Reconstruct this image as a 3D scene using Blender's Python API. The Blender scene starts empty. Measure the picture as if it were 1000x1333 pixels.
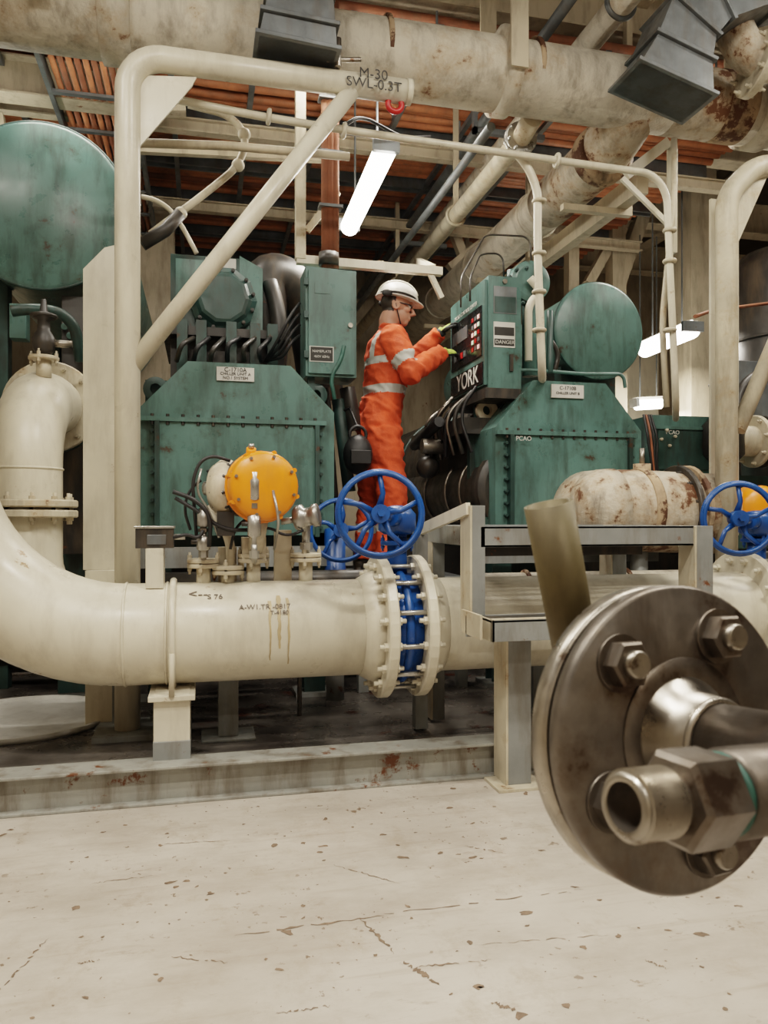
import bpy, bmesh, math, random
from mathutils import Vector, Matrix, noise as mnoise
random.seed(7)
sc = bpy.context.scene
CH = 1.10            # eye height of the photographer (m)
TH = math.radians(13.4)
CO, SI = math.cos(TH), math.sin(TH)
V = Vector
# single-view metrology: photo measurement + known fore/aft station (world Y, metres) -> world metres
def SX(px, Y):
    u = (px-500)/1000.0
    return Y*(SI+CO*u)/(CO-SI*u)
def S(px, py, Y):
    X = SX(px, Y)
    d = SI*X+CO*Y
    return V((X, Y, CH+(675-py)/1000.0*d))
def SZ(px, py, Y): return S(px, py, Y).z
def C(r, f, z): return V((CO*r+SI*f, -SI*r+CO*f, z))

# ---------------------------------------------------------------- materials
def newmat(name):
    m = bpy.data.materials.new(name); m.use_nodes = True
    nt = m.node_tree; b = nt.nodes['Principled BSDF']
    return m, nt, b
def noise(nt, vec, scale, detail=6, rough=.6):
    n = nt.nodes.new('ShaderNodeTexNoise'); n.inputs['Scale'].default_value = scale
    n.inputs['Detail'].default_value = detail; n.inputs['Roughness'].default_value = rough
    nt.links.new(vec, n.inputs['Vector']); return n.outputs['Fac']
def ramp(nt, fac, lo, hi, a=0., b=1.):
    n = nt.nodes.new('ShaderNodeMapRange'); n.inputs['From Min'].default_value = lo; n.inputs['From Max'].default_value = hi
    n.inputs['To Min'].default_value = a; n.inputs['To Max'].default_value = b
    nt.links.new(fac, n.inputs['Value']); return n.outputs['Result']
def mix(nt, fac, a, b):
    n = nt.nodes.new('ShaderNodeMix'); n.data_type = 'RGBA'
    for s, v in ((0, fac), (6, a), (7, b)):
        if isinstance(v, (tuple, list)): n.inputs[s].default_value = (*v[:3], 1)
        elif isinstance(v, (int, float)): n.inputs[s].default_value = v
        else: nt.links.new(v, n.inputs[s])
    return n.outputs[2]
def objvec(nt, sc_=(1, 1, 1), rot=(0, 0, 0)):
    tc = nt.nodes.new('ShaderNodeTexCoord'); mp = nt.nodes.new('ShaderNodeMapping')
    mp.inputs['Scale'].default_value = sc_; mp.inputs['Rotation'].default_value = rot
    nt.links.new(tc.outputs['Object'], mp.inputs['Vector']); return mp.outputs['Vector']
def bump(nt, b, h, strength=.2, dist=.01):
    n = nt.nodes.new('ShaderNodeBump'); n.inputs['Strength'].default_value = strength; n.inputs['Distance'].default_value = dist
    nt.links.new(h, n.inputs['Height']); nt.links.new(n.outputs['Normal'], b.inputs['Normal'])
def paint(name, col, rough=.45, var=.15, grime=.2, rust=0., scale=4, bmp=.1, metal=0., gcol=(.11, .08, .05), rcol=(.13, .045, .015), bdist=.006, rs=7, halo=None):
    m, nt, b = newmat(name)
    v = objvec(nt)
    n1 = noise(nt, v, scale, 8)
    lo = tuple(c*(1-var) for c in col); hi = tuple(min(1, c*(1+var*.6)) for c in col)
    c = mix(nt, ramp(nt, n1, .35, .65), lo, hi)
    if grime > 0:
        vs = objvec(nt, (5, 5, 1.0))
        g = ramp(nt, noise(nt, vs, 2.2, 10, .65), .48, .78, 0, grime*1.6)
        c = mix(nt, g, c, gcol)
    if rust > 0:
        t = .70-rust*.18
        nr_ = noise(nt, v, rs, 12, .68)
        if halo: c = mix(nt, ramp(nt, nr_, t-.10, t+.02, 0, .7), c, halo)
        c = mix(nt, ramp(nt, nr_, t, t+.05), c, rcol)
    nt.links.new(c, b.inputs['Base Color'])
    nt.links.new(ramp(nt, noise(nt, v, scale*3, 6), .3, .7, max(.05, rough-.1), min(1, rough+.12)), b.inputs['Roughness'])
    b.inputs['Metallic'].default_value = metal
    if bmp: bump(nt, b, noise(nt, v, 18, 6), bmp, bdist)
    return m
M = {}
M['cream'] = paint('cream_paint', (.64, .59, .475), .34, .10, .24, .22, 3, rcol=(.28, .17, .08), gcol=(.18, .13, .08))
M['cream2'] = paint('cream_paint_worn', (.55, .49, .375), .48, .16, .45, .40, 4, rcol=(.16, .07, .03), halo=(.40, .29, .17))
M['lag'] = paint('lagging_white', (.60, .545, .45), .6, .16, .5, .44, 2.5, .5, bdist=.02, rcol=(.17, .075, .035), rs=4, halo=(.42, .31, .20))
M['lagrust'] = paint('lagging_rusty', (.42, .30, .19), .7, .35, .9, 1.15, 4, .5, bdist=.02, rcol=(.09, .038, .018))
M['lagsoil'] = paint('lagging_soiled', (.56, .49, .39), .62, .2, .7, .85, 3, .5, bdist=.02, rcol=(.13, .055, .025), rs=6, halo=(.36, .24, .14))
M['teal'] = paint('teal_enamel', (.085, .168, .152), .34, .22, .62, .36, 2.5, rcol=(.055, .04, .028), gcol=(.028, .036, .030), halo=(.05, .085, .072))
M['tealdk'] = paint('teal_dark', (.030, .068, .062), .4, .35, .7, .5, 4, gcol=(.022, .019, .014), rcol=(.06, .03, .018))
M['blue'] = paint('blue_enamel', (.009, .070, .265), .32, .22, .12, 0, 6)
M['yellow'] = paint('yellow_orange_enamel', (.83, .245, .008), .38, .1, .2, .15, 5)
M['grey'] = paint('grey_paint', (.225, .235, .228), .5, .18, .5, .4, 4)
M['greylt'] = paint('grey_light_worn', (.31, .31, .28), .5, .22, .65, .55, 4)
M['black'] = paint('black_rubber', (.015, .015, .016), .5, .3, 0, 0, 6)
M['dark'] = paint('dark_oily_steel', (.032, .029, .026), .4, .4, .5, .3, 5)
M['steel'] = paint('bare_steel', (.34, .31, .27), .34, .3, .5, .3, 9, .15, .9, bdist=.002, gcol=(.12, .08, .05))
M['old'] = paint('grimy_steel', (.205, .182, .158), .40, .42, .8, .6, 9, .3, .82, bdist=.002, gcol=(.055, .04, .028), rcol=(.075, .05, .035), rs=14, halo=(.12, .09, .065))
M['steel2'] = paint('machined_steel', (.42, .385, .335), .33, .3, .5, .45, 20, .12, .92, bdist=.001, gcol=(.11, .08, .055), rcol=(.12, .085, .06), rs=22)
M['galv'] = paint('galvanised_sheet', (.155, .17, .178), .40, .3, .4, .2, 5, .1, .35)
M['silver'] = paint('silver_instrument', (.46, .45, .42), .32, .2, .4, .2, 6, .05, .8)
M['brass'] = paint('olive_brass', (.115, .09, .040), .5, .3, .6, .35, 12, .1, .35, bdist=.001, gcol=(.05, .034, .016), rcol=(.06, .04, .02))
M['copper'] = paint('orange_cable_jacket', (.46, .175, .08), .5, .28, .4, 0, 5, .2)
M['copperdk'] = paint('brown_lagging', (.25, .09, .045), .6, .3, .45, 0, 5, .3)
M['wall'] = paint('bulkhead_beige', (.40, .335, .24), .6, .15, .4, .2, 1.2)
M['beam'] = paint('beam_beige', (.49, .42, .31), .55, .15, .4, .22, 2)
M['ceil'] = paint('ceiling_dark', (.09, .07, .048), .8, .3, .4, 0, 1.5)
M['red'] = paint('red_paint', (.5, .015, .012), .4, .15, .1, 0)
M['label'] = paint('label_white', (.56, .55, .51), .5, .05, .15, 0)
M['ink'] = paint('ink_black', (.02, .018, .015), .6, .1, 0, 0)
M['faded'] = paint('faded_stencil', (.14, .11, .085), .6, .5, .3, 0, 20)
M['stain'] = paint('leak_residue', (.46, .35, .20), .5, .3, .2)
M['white'] = paint('white_plastic', (.74, .72, .66), .3, .06, .15, 0)
M['screen'] = paint('black_panel', (.010, .011, .012), .25, .1, 0, 0)
M['green'] = paint('verdigris', (.03, .10, .08), .5, .3, .2, 0, 20)
M['skin'] = paint('skin', (.46, .24, .165), .5, .08, 0, 0, 8, .05)
M['suit'] = paint('coverall_orange', (.71, .095, .030), .8, .22, .22, 0, 7, .6, bdist=.015, gcol=(.24, .042, .018))
M['reflect'] = paint('reflective_tape', (.52, .52, .48), .35, .12, .15, 0, 9, .1)
M['boot'] = paint('boot_leather', (.03, .022, .015), .5, .2)
M['glove'] = paint('glove_dark', (.025, .03, .03), .7, .2, 0)
M['glovehi'] = paint('glove_lime', (.30, .40, .06), .7, .15, 0)
M['pad'] = paint('pad_white', (.54, .53, .49), .7, .1, .2)
M['gouge'] = paint('exposed_primer', (.20, .135, .09), .7, .4, .3, 0, 30)
def emis(name, col, s):
    m, nt, b = newmat(name); b.inputs['Base Color'].default_value = (.8, .8, .8, 1)
    b.inputs['Emission Color'].default_value = (*col, 1); b.inputs['Emission Strength'].default_value = s; return m
M['tube'] = emis('lamp_diffuser', (1, .94, .83), 13)
M['led'] = emis('display_red', (1, .08, .03), .5)
M['ledg'] = emis('display_green', (.2, 1, .3), .25)

def floor_mat():
    m, nt, b = newmat('painted_deck_pale')
    v = objvec(nt)
    c = mix(nt, ramp(nt, noise(nt, v, 1.3, 8), .35, .65), (.42, .375, .32), (.53, .48, .415))
    c = mix(nt, ramp(nt, noise(nt, objvec(nt, (1, 2.0, 1), (0, 0, .3)), 2.2, 12, .72), .44, .70, 0, .7), c, (.30, .25, .20))
    c = mix(nt, ramp(nt, noise(nt, objvec(nt, (1.4, 1, 1)), 6, 12, .75), .53, .68, 0, .6), c, (.33, .27, .205))
    c = mix(nt, ramp(nt, noise(nt, objvec(nt, (1, 2.6, 1), (0, 0, .2)), 4.5, 12, .8), .60, .66, 0, .5), c, (.25, .19, .14))
    for s, t in ((34, .66), (16, .67)):
        chip = ramp(nt, noise(nt, v, s, 4, .6), t, t+.03)
        dens = ramp(nt, noise(nt, v, 2.3, 3), .42, .56)
        mul = nt.nodes.new('ShaderNodeMath'); mul.operation = 'MULTIPLY'
        nt.links.new(chip, mul.inputs[0]); nt.links.new(dens, mul.inputs[1])
        c = mix(nt, mul.outputs[0], c, (.17, .115, .075))
    for rot, s in (((0, 0, .25), (1.2, 14, 1)), ((0, 0, -.65), (1.5, 18, 1))):
        f = ramp(nt, noise(nt, objvec(nt, s, rot), 1.6, 8, .6), .58, .74, 0, .4)
        c = mix(nt, f, c, (.27, .21, .155))
    nt.links.new(c, b.inputs['Base Color'])
    nt.links.new(ramp(nt, noise(nt, v, 5, 8), .3, .7, .3, .55), b.inputs['Roughness'])
    bump(nt, b, noise(nt, v, 9, 8), .2, .01)
    return m
M['floor'] = floor_mat()
def deck_mat():
    m, nt, b = newmat('oily_skid_deck')
    v = objvec(nt)
    c = mix(nt, ramp(nt, noise(nt, v, 1.6, 10, .65), .38, .62), (.045, .038, .033), (.18, .165, .15))
    c = mix(nt, ramp(nt, noise(nt, v, 4, 8), .6, .66), c, (.08, .03, .018))
    nt.links.new(c, b.inputs['Base Color'])
    nt.links.new(ramp(nt, noise(nt, v, 2.4, 6), .35, .65, .08, .5), b.inputs['Roughness'])
    bump(nt, b, noise(nt, v, 10, 6), .1, .01)
    return m
M['deck'] = deck_mat()

# ---------------------------------------------------------------- mesh builder
def fil(pts, rad, n=8):
    pts = [V(p) for p in pts]
    out = [pts[0]]
    for i in range(1, len(pts)-1):
        p = pts[i]; a = pts[i-1]-p; c = pts[i+1]-p
        r = min(rad, a.length*.49 if i > 1 else a.length*.98, c.length*.49 if i < len(pts)-2 else c.length*.98)
        A = p+a.normalized()*r; Cc = p+c.normalized()*r
        for k in range(n+1):
            t = k/n
            wgt = .7071
            den = (1-t)**2+2*wgt*t*(1-t)+t*t
            out.append((A*(1-t)**2+p*(2*wgt*t*(1-t))+Cc*t*t)/den)
    out.append(pts[-1]); return out
class B:
    def __init__(s, name): s.name = name; s.bm = bmesh.new(); s.mats = []
    def mi(s, k):
        m = M[k]
        if m not in s.mats: s.mats.append(m)
        return s.mats.index(m)
    def face(s, vs, mat, smooth=False):
        try:
            f = s.bm.faces.new(vs); f.material_index = s.mi(mat); f.smooth = smooth; return f
        except ValueError: return None
    def prism(s, pts, ext, mat):
        ext = V(ext); a = [s.bm.verts.new(V(p)) for p in pts]; b = [s.bm.verts.new(V(p)+ext) for p in pts]
        s.face(a, mat); s.face(b[::-1], mat); n = len(pts)
        for i in range(n): s.face([a[i], b[i], b[(i+1) % n], a[(i+1) % n]], mat)
    def box(s, x0, x1, y0, y1, z0, z1, mat):
        s.prism([(x0, y0, z0), (x1, y0, z0), (x1, y0, z1), (x0, y0, z1)], (0, y1-y0, 0), mat)
    def beam(s, p0, p1, w, h, mat, up=(0, 0, 1)):
        p0, p1 = V(p0), V(p1); d = (p1-p0).normalized(); up = V(up)
        if abs(d.dot(up)) > .98: up = V((0, 1, 0))
        r = d.cross(up).normalized(); u = r.cross(d)
        s.prism([p0+r*w/2+u*h/2, p0-r*w/2+u*h/2, p0-r*w/2-u*h/2, p0+r*w/2-u*h/2], p1-p0, mat)
    def ibeam(s, p0, p1, w, h, mat, t=.012, up=(0, 0, 1)):
        u = V(up)
        s.beam(V(p0)+u*(h/2-t/2), V(p1)+u*(h/2-t/2), w, t, mat, up); s.beam(V(p0)-u*(h/2-t/2), V(p1)-u*(h/2-t/2), w, t, mat, up)
        s.beam(p0, p1, t, h-2*t, mat, up)
    def rings(s, rr, mat, caps=True, smooth=True, closed=False):
        vs = [[s.bm.verts.new(p) for p in r] for r in rr]; n = len(rr[0])
        m = len(vs)
        for i in range(m if closed else m-1):
            a, b = vs[i], vs[(i+1) % m]
            for j in range(n): s.face([a[j], a[(j+1) % n], b[(j+1) % n], b[j]], mat, smooth)
        if caps and not closed:
            s.face(vs[0][::-1], mat); s.face(vs[-1], mat)
    @staticmethod
    def frame(d):
        d = d.normalized(); t = V((0, 0, 1)) if abs(d.z) < .9 else V((0, 1, 0))
        a = d.cross(t).normalized(); return a, a.cross(d).normalized()
    def cyl(s, p0, p1, r0, mat, r1=None, n=32, caps=True, ph=0, smooth=True):
        p0, p1 = V(p0), V(p1); r1 = r0 if r1 is None else r1; a, b = s.frame(p1-p0)
        R = lambda p, r: [p+(a*math.cos(2*math.pi*(i)/n+ph)+b*math.sin(2*math.pi*i/n+ph))*r for i in range(n)]
        s.rings([R(p0, r0), R(p1, r1)], mat, caps, smooth and n > 6)
    def lathe(s, c, axis, prof, mat, n=40, smooth=True, caps=True):
        c = V(c); ax = V(axis).normalized(); a, b = s.frame(ax)
        s.rings([[c+ax*h+(a*math.cos(2*math.pi*i/n)+b*math.sin(2*math.pi*i/n))*max(r, 1e-4) for i in range(n)] for h, r in prof], mat, caps, smooth)
    def tube(s, pts, r, mat, n=16, fr=0, caps=True):
        if fr: pts = fil(pts, fr)
        pts = [V(p) for p in pts]; rs = r if isinstance(r, (list, tuple)) else [r]*len(pts)
        rr = []; a = None
        for i, p in enumerate(pts):
            d = (pts[min(i+1, len(pts)-1)]-pts[max(i-1, 0)]).normalized()
            if a is None: a, _ = s.frame(d)
            a = (a-d*a.dot(d)).normalized(); b = d.cross(a)
            rr.append([p+(a*math.cos(2*math.pi*j/n)+b*math.sin(2*math.pi*j/n))*rs[i] for j in range(n)])
        s.rings(rr, mat, caps)
    def torus(s, c, axis, R, r, mat, n=40, k=12):
        c = V(c); ax = V(axis).normalized(); a, b = s.frame(ax); rr = []
        for i in range(n):
            t = 2*math.pi*i/n; o = a*math.cos(t)+b*math.sin(t)
            rr.append([c+o*(R+r*math.cos(2*math.pi*j/k))+ax*r*math.sin(2*math.pi*j/k) for j in range(k)])
        s.rings(rr, mat, closed=True)
    def sph(s, c, r, mat, n=20, m=12):
        c = V(c); r = r if isinstance(r, (tuple, list)) else (r, r, r)
        rr = []
        for i in range(m+1):
            ph = math.pi*i/m; z = -math.cos(ph); q = max(math.sin(ph), 1e-3)
            rr.append([c+V((math.cos(2*math.pi*j/n)*q*r[0], math.sin(2*math.pi*j/n)*q*r[1], z*r[2])) for j in range(n)])
        s.rings(rr, mat)
    def bolts(s, c, axis, R, n, r, h, mat, ph=.2):
        c = V(c); ax = V(axis).normalized(); a, b = s.frame(ax)
        for i in range(n):
            t = 2*math.pi*i/n+ph; p = c+(a*math.cos(t)+b*math.sin(t))*R
            s.cyl(p-ax*h/2, p+ax*h/2, r, mat, n=6); s.cyl(p-ax*h*.75, p+ax*h*.75, r*.55, mat, n=8)
    def flange(s, c, axis, R, th, mat, n=12, br=.012, bmat=None):
        ax = V(axis).normalized(); e = min(.006, th*.2)
        s.lathe(c, ax, [(-th/2, R-e), (-th/2+e, R), (th/2-e, R), (th/2, R-e)], mat, smooth=False)
        s.bolts(c, ax, R*.86, n, br, th+.03, bmat or mat)
    def wheel(s, c, axis, R, mat, tr=.014, sp=5, ph=.3):
        c = V(c); ax = V(axis).normalized(); a, b = s.frame(ax)
        s.torus(c, ax, R, tr, mat); s.torus(c+ax*.012, ax, R*.98, tr*.7, mat)
        for i in range(sp):
            t = 2*math.pi*i/sp+ph; o = a*math.cos(t)+b*math.sin(t); q = -a*math.sin(t)+b*math.cos(t)
            s.tube([c-ax*.02+o*.03, c-ax*.012+o*R*.5+q*.015, c+o*R], [.016, .011, .011], mat, 8)
        s.cyl(c-ax*.045, c+ax*.025, .038, mat, n=20); s.cyl(c+ax*.02, c+ax*.05, .016, mat, n=6)
    def done(s, bev=0.):
        bmesh.ops.recalc_face_normals(s.bm, faces=s.bm.faces)
        co = [v.co for v in s.bm.verts]
        lo = V((min(c.x for c in co), min(c.y for c in co), min(c.z for c in co))); hi = V((max(c.x for c in co), max(c.y for c in co), max(c.z for c in co)))
        o = (lo+hi)/2; o.z = lo.z
        for v in s.bm.verts: v.co -= o
        me = bpy.data.meshes.new(s.name); s.bm.to_mesh(me); s.bm.free()
        for m in s.mats: me.materials.append(m)
        ob = bpy.data.objects.new(s.name, me); ob.location = o; sc.collection.objects.link(ob)
        if bev:
            md = ob.modifiers.new('bevel', 'BEVEL'); md.width = bev; md.segments = 2; md.limit_method = 'ANGLE'; md.angle_limit = math.radians(50)
        return ob
def attach(ch, par):
    ch.parent = par; ch.matrix_parent_inverse = Matrix.Translation(par.location).inverted()
def text(body, loc, face, size, mat, par, name='lettering', roll=0, align='CENTER'):
    cu = bpy.data.curves.new(name, 'FONT'); cu.body = body; cu.size = size; cu.extrude = .0008; cu.align_x = align; cu.align_y = 'CENTER'
    ob = bpy.data.objects.new(name, cu); ob.location = loc
    ob.rotation_euler = {'-Y': (math.pi/2, roll, 0), '-X': (math.pi/2, roll, -math.pi/2)}[face]
    sc.collection.objects.link(ob); cu.materials.append(M[mat]); attach(ob, par); return ob

# ---------------------------------------------------------------- technician
MX, MY, MZ = 1.10, 4.75, .75
def L(f, s, h): return V((MX+f+.11*max(0, h-.95), MY+s, MZ+h))
def remesh(b, vox, smooth=4, name='part'):
    bmesh.ops.recalc_face_normals(b.bm, faces=b.bm.faces)
    me = bpy.data.meshes.new('tmp'); b.bm.to_mesh(me); b.bm.free(); ob = bpy.data.objects.new('tmp', me); sc.collection.objects.link(ob)
    r = ob.modifiers.new('r', 'REMESH'); r.mode = 'VOXEL'; r.voxel_size = vox; r.use_smooth_shade = True
    s = ob.modifiers.new('s', 'SMOOTH'); s.iterations = smooth; s.factor = .5
    dg = bpy.context.evaluated_depsgraph_get(); m2 = bpy.data.meshes.new_from_object(ob.evaluated_get(dg), depsgraph=dg)
    bpy.data.objects.remove(ob); m2.name = name
    m2.materials.clear()
    for p in m2.polygons: p.use_smooth = True
    o = bpy.data.objects.new(name, m2); sc.collection.objects.link(o); return o
tech = bpy.data.objects.new('technician', None); tech.location = (MX, MY, MZ); sc.collection.objects.link(tech)
def hring(f, s, h, rf, rs, n=24): return [L(f+rf*math.cos(2*math.pi*i/n), s+rs*math.sin(2*math.pi*i/n), h) for i in range(n)]
b = B('x')
b.rings([hring(*a) for a in ((0, 0, .80, .07, .10), (-.005, 0, .86, .125, .175), (-.015, 0, .95, .145, .19), (-.005, 0, 1.05, .135, .18), (.01, 0, 1.14, .126, .17), (.015, 0, 1.26, .142, .19), (.01, 0, 1.38, .145, .205), (0, 0, 1.47, .125, .20), (.0, 0, 1.52, .09, .15), (.01, 0, 1.555, .068, .08), (.02, 0, 1.58, .058, .06))], 'suit')
RS = L(-.01, -.19, 1.45); RE = L(.10, -.29, 1.23); RW = L(.335, -.10, 1.40)
LS = L(-.01, .19, 1.45); LE = L(.17, .26, 1.32); LW = L(.355, .07, 1.565)
for s_, e_, w_ in ((RS, RE, RW), (LS, LE, LW)):
    b.tube([s_, s_.lerp(e_, .5), e_, e_.lerp(w_, .4), w_], [.086, .080, .070, .066, .048], 'suit', 16); b.sph(s_, .088, 'suit'); b.sph(e_, .070, 'suit')
legs = []
for sd, ff in ((-1, .03), (1, -.05)):
    hp = L(0, sd*.095, .86); kn = L(ff+.03, sd*.11, .47); an_ = L(ff, sd*.12, .09); legs.append((hp, kn, an_))
    b.tube([hp+V((0, 0, .05)), hp.lerp(kn, .4), kn, kn.lerp(an_, .45), an_], [.118, .112, .09, .09, .082], 'suit', 18)
b.torus(L(.01, 0, 1.555), (.25, 0, 1), .062, .018, 'suit', 24, 8)
body = remesh(b, .009, 3, 'coverall')
nrm = [v.normal.copy() for v in body.data.vertices]
for i, v in enumerate(body.data.vertices):      # cloth folds
    c = v.co-V((MX, MY, MZ)); q = V((c.x*9, c.y*9, c.z*15+c.x*6))
    f1 = 1-abs(mnoise.noise(q))*2.2; f2 = mnoise.noise(q*2.3+V((7, 1, 3)))
    h = c.z; amp = .013 if (h < .95 or 1.22 > h > 1.0 or c.x > .12) else .008
    v.co += nrm[i]*(amp*f1+.005*f2-.005)
for k in ('suit', 'reflect'): body.data.materials.append(M[k])
bones = [('T', L(0, 0, .9), L(0, 0, 1.5), .17)]+[('A', s_, e_, .075) for s_, e_ in ((RS, RE), (LS, LE))]+[('F', e_, w_, .058) for e_, w_ in ((RE, RW), (LE, LW))]+[('U', h_, k_, .1) for h_, k_, _ in legs]+[('C', k_, a_, .083) for _, k_, a_ in legs]
def seg(p, a, c):
    d = c-a; t = max(0, min(1, (p-a).dot(d)/d.length_squared)); return (p-(a+d*t)).length, t
for f in body.data.polygons:
    c = f.center; best = None
    for kd, a_, c_, r_ in bones:
        dd, t = seg(c, a_, c_); dd = dd-r_
        if best is None or dd < best[0]: best = (dd, kd, t)
    kd, t = best[1], best[2]; h = c.z-MZ; sd = c.y-MY; m = 0
    if kd in 'T' or (kd in 'AU' and best[0] > .02):
        if 1.13 < h < 1.18 or 1.31 < h < 1.355: m = 1
        if h > 1.33 and .075 < abs(sd) < .12: m = 1
    if kd == 'A' and .55 < t < .78: m = 1
    if kd == 'C' and .42 < t < .55: m = 1
    f.material_index = m
attach(body, tech)
for i, (_, _, an_) in enumerate(legs):
    b = B('x'); g = V((an_.x, an_.y, MZ))
    b.tube([an_+V((0, 0, .06)), an_+V((0, 0, -.02))], [.062, .06], 'boot', 16)
    b.sph(g+V((-.03, 0, .05)), (.06, .045, .05), 'boot'); b.sph(g+V((.06, 0, .045)), (.09, .048, .042), 'boot'); b.sph(g+V((.14, 0, .04)), (.06, .048, .036), 'boot')
    b.box(g.x-.085, g.x+.19, g.y-.042, g.y+.042, MZ+.002, MZ+.03, 'boot')
    o = remesh(b, .006, 3, 'boot'); o.data.materials.append(M['boot']); attach(o, tech)
b = B('x'); H = L(.035, 0, 1.695)
RT = Matrix.Rotation(math.radians(10), 3, 'Y') @ Matrix.Rotation(math.radians(-8), 3, 'Z')
def HV(f, s, h): return H+RT @ V((f, s, h))
b.sph(HV(-.01, 0, .03), (.100, .078, .095), 'skin', 28, 18)
b.sph(HV(.022, 0, -.045), (.068, .058, .070), 'skin', 24, 16)
b.sph(HV(.055, 0, -.085), (.032, .032, .026), 'skin')
b.tube([HV(.082, 0, .025), HV(.100, 0, .0), HV(.116, 0, -.022), HV(.094, 0, -.03)], [.008, .011, .014, .011], 'skin', 12)
b.sph(HV(.078, 0, .038), (.018, .05, .012), 'skin'); b.sph(HV(.088, 0, -.052), (.010, .022, .007), 'skin'); b.sph(HV(.086, 0, -.064), (.010, .020, .008), 'skin')
for s in (-1, 1):
    b.sph(HV(.06, s*.04, -.012), (.025, .018, .02), 'skin'); b.torus(HV(-.012, s*.077, -.008), (.2, 1, 0), .020, .008, 'skin', 16, 8); b.sph(HV(-.012, s*.074, -.008), (.016, .008, .024), 'skin')
b.tube([HV(-.02, 0, -.03), HV(-.04, 0, -.10), L(.0, 0, 1.53)], [.066, .060, .064], 'skin', 20)
hd = remesh(b, .0045, 3, 'head'); hd.data.materials.append(M['skin']); hd.data.materials.append(M['boot'])
RTi = RT.inverted()
for f in hd.data.polygons:
    c = RTi @ (f.center-H)
    if c.x < -.02 and c.z > -.045 and not (abs(c.y) > .068 and c.z < .02 and c.x > -.04): f.material_index = 1
attach(hd, tech)
b = B('eyes')
for s in (-1, 1): b.sph(HV(.075, s*.031, .012), .0125, 'white', 14, 10); b.sph(HV(.0845, s*.032, .011), .0055, 'ink', 10, 8)
o = b.done(); attach(o, tech)
b = B('hard_hat'); n = 40; rr = []
def HC(f, s, h): return HV(-.008+f, s, .050+h)
for i in range(13):
    ph = math.pi/2*i/12; k = max(math.cos(ph), .015)
    rr.append([HC(.136*k*math.cos(t), .112*k*math.sin(t), .110*math.sin(ph)) for t in [2*math.pi*j/n for j in range(n)]])
b.rings(rr, 'white')
def brim(t, z, e=0):
    k = max(0, math.cos(t))**3; return HC((.141+.034*k+e)*math.cos(t), (.118+e)*math.sin(t), z-.012*k)
tt = [2*math.pi*j/n for j in range(n)]
b.rings([[brim(t, .004, -.02) for t in tt], [brim(t, .002) for t in tt], [brim(t, -.005) for t in tt], [brim(t, -.003, -.02) for t in tt]], 'white')
for s in (-.03, 0, .03): b.tube([HC(.129*math.cos(a_), s, .110*math.sin(a_)+.002) for a_ in [math.radians(x) for x in range(20, 165, 12)]], .007, 'white', 8)
b.torus(HC(0, 0, .010), RT @ V((0, 0, 1)), .124, .007, 'ink', 32, 6)
b.sph(HC(-.075, -.112, -.005), (.035, .012, .022), 'black'); b.sph(HC(-.075, .112, -.005), (.035, .012, .022), 'black')
b.tube([HV(-.03, -.08, .04), HV(-.005, -.078, -.03), HV(.04, -.035, -.112), HV(.05, 0, -.118), HV(.04, .035, -.112), HV(-.005, .078, -.03), HV(-.03, .08, .04)], .004, 'black', 6, .02)
b.tube([HV(-.01, -.08, .012), HV(.075, -.062, .014), HV(.102, 0, .016), HV(.075, .062, .014), HV(-.01, .08, .012)], .004, 'black', 6, .03)
o = b.done(); attach(o, tech)
def hand(wrist, fwd, pn, side, name, mat, curl=.5):
    b = B('x'); f = V(fwd).normalized(); p = V(pn); p = (p-f*p.dot(f)).normalized(); t = f.cross(p).normalized()
    if t.dot(V(side)) < 0: t = -t
    b.tube([wrist-f*.03, wrist+f*.01, wrist+f*.03], [.036, .032, .032], mat, 14)
    rr = []
    for d_, w_, h_ in ((0, .030, .020), (.03, .040, .019), (.06, .045, .018), (.085, .044, .015), (.095, .038, .011)):
        rr.append([wrist+f*d_+t*w_*math.cos(a)+p*h_*math.sin(a) for a in [2*math.pi*i/18 for i in range(18)]])
    b.rings(rr, mat)
    for k, (off, ln) in enumerate(((.033, .072), (.011, .082), (-.011, .076), (-.032, .060))):
        q = wrist+f*.085+t*off; pts = [q-f*.02, q]; c = curl*(1+.15*k)
        for m_, fr_ in enumerate((.45, .32, .23)):
            d = (f*math.cos(c*(m_+1)*.8)+p*math.sin(c*(m_+1)*.8)+t*off*.8).normalized()
            q = q+d*ln*fr_; pts.append(q.copy())
        b.tube(pts, [.010, .0105, .0100, .0092, .0075][:len(pts)], mat, 10); b.sph(pts[-1], .0078, mat, 10, 8)
    q = wrist+f*.025+t*.03
    pts = [q, q+t*.022+f*.022+p*.008, q+t*.032+f*.052+p*.018, q+t*.028+f*.075+p*.026]
    b.tube(pts, [.015, .0135, .011, .009], mat, 10); b.sph(pts[-1], .009, mat, 10, 8)
    o = remesh(b, .0036, 2, name); o.data.materials.append(M[mat]); o.data.materials.append(M['glovehi'])
    for fc_ in o.data.polygons:
        r_ = (fc_.center-wrist)
        if r_.dot(p) < -.004 and .01 < r_.dot(f) < .085: fc_.material_index = 1
        if r_.dot(f) < -.012: fc_.material_index = 1
    attach(o, tech)
hand(RW, (.9, .25, .15), (.25, .5, -.75), (.2, .6, .5), 'right_hand', 'glove', .45)
hand(LW, (.75, -.1, .55), (.6, -.1, -.6), (.1, -1, .1), 'left_hand', 'glove', .4)

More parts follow.
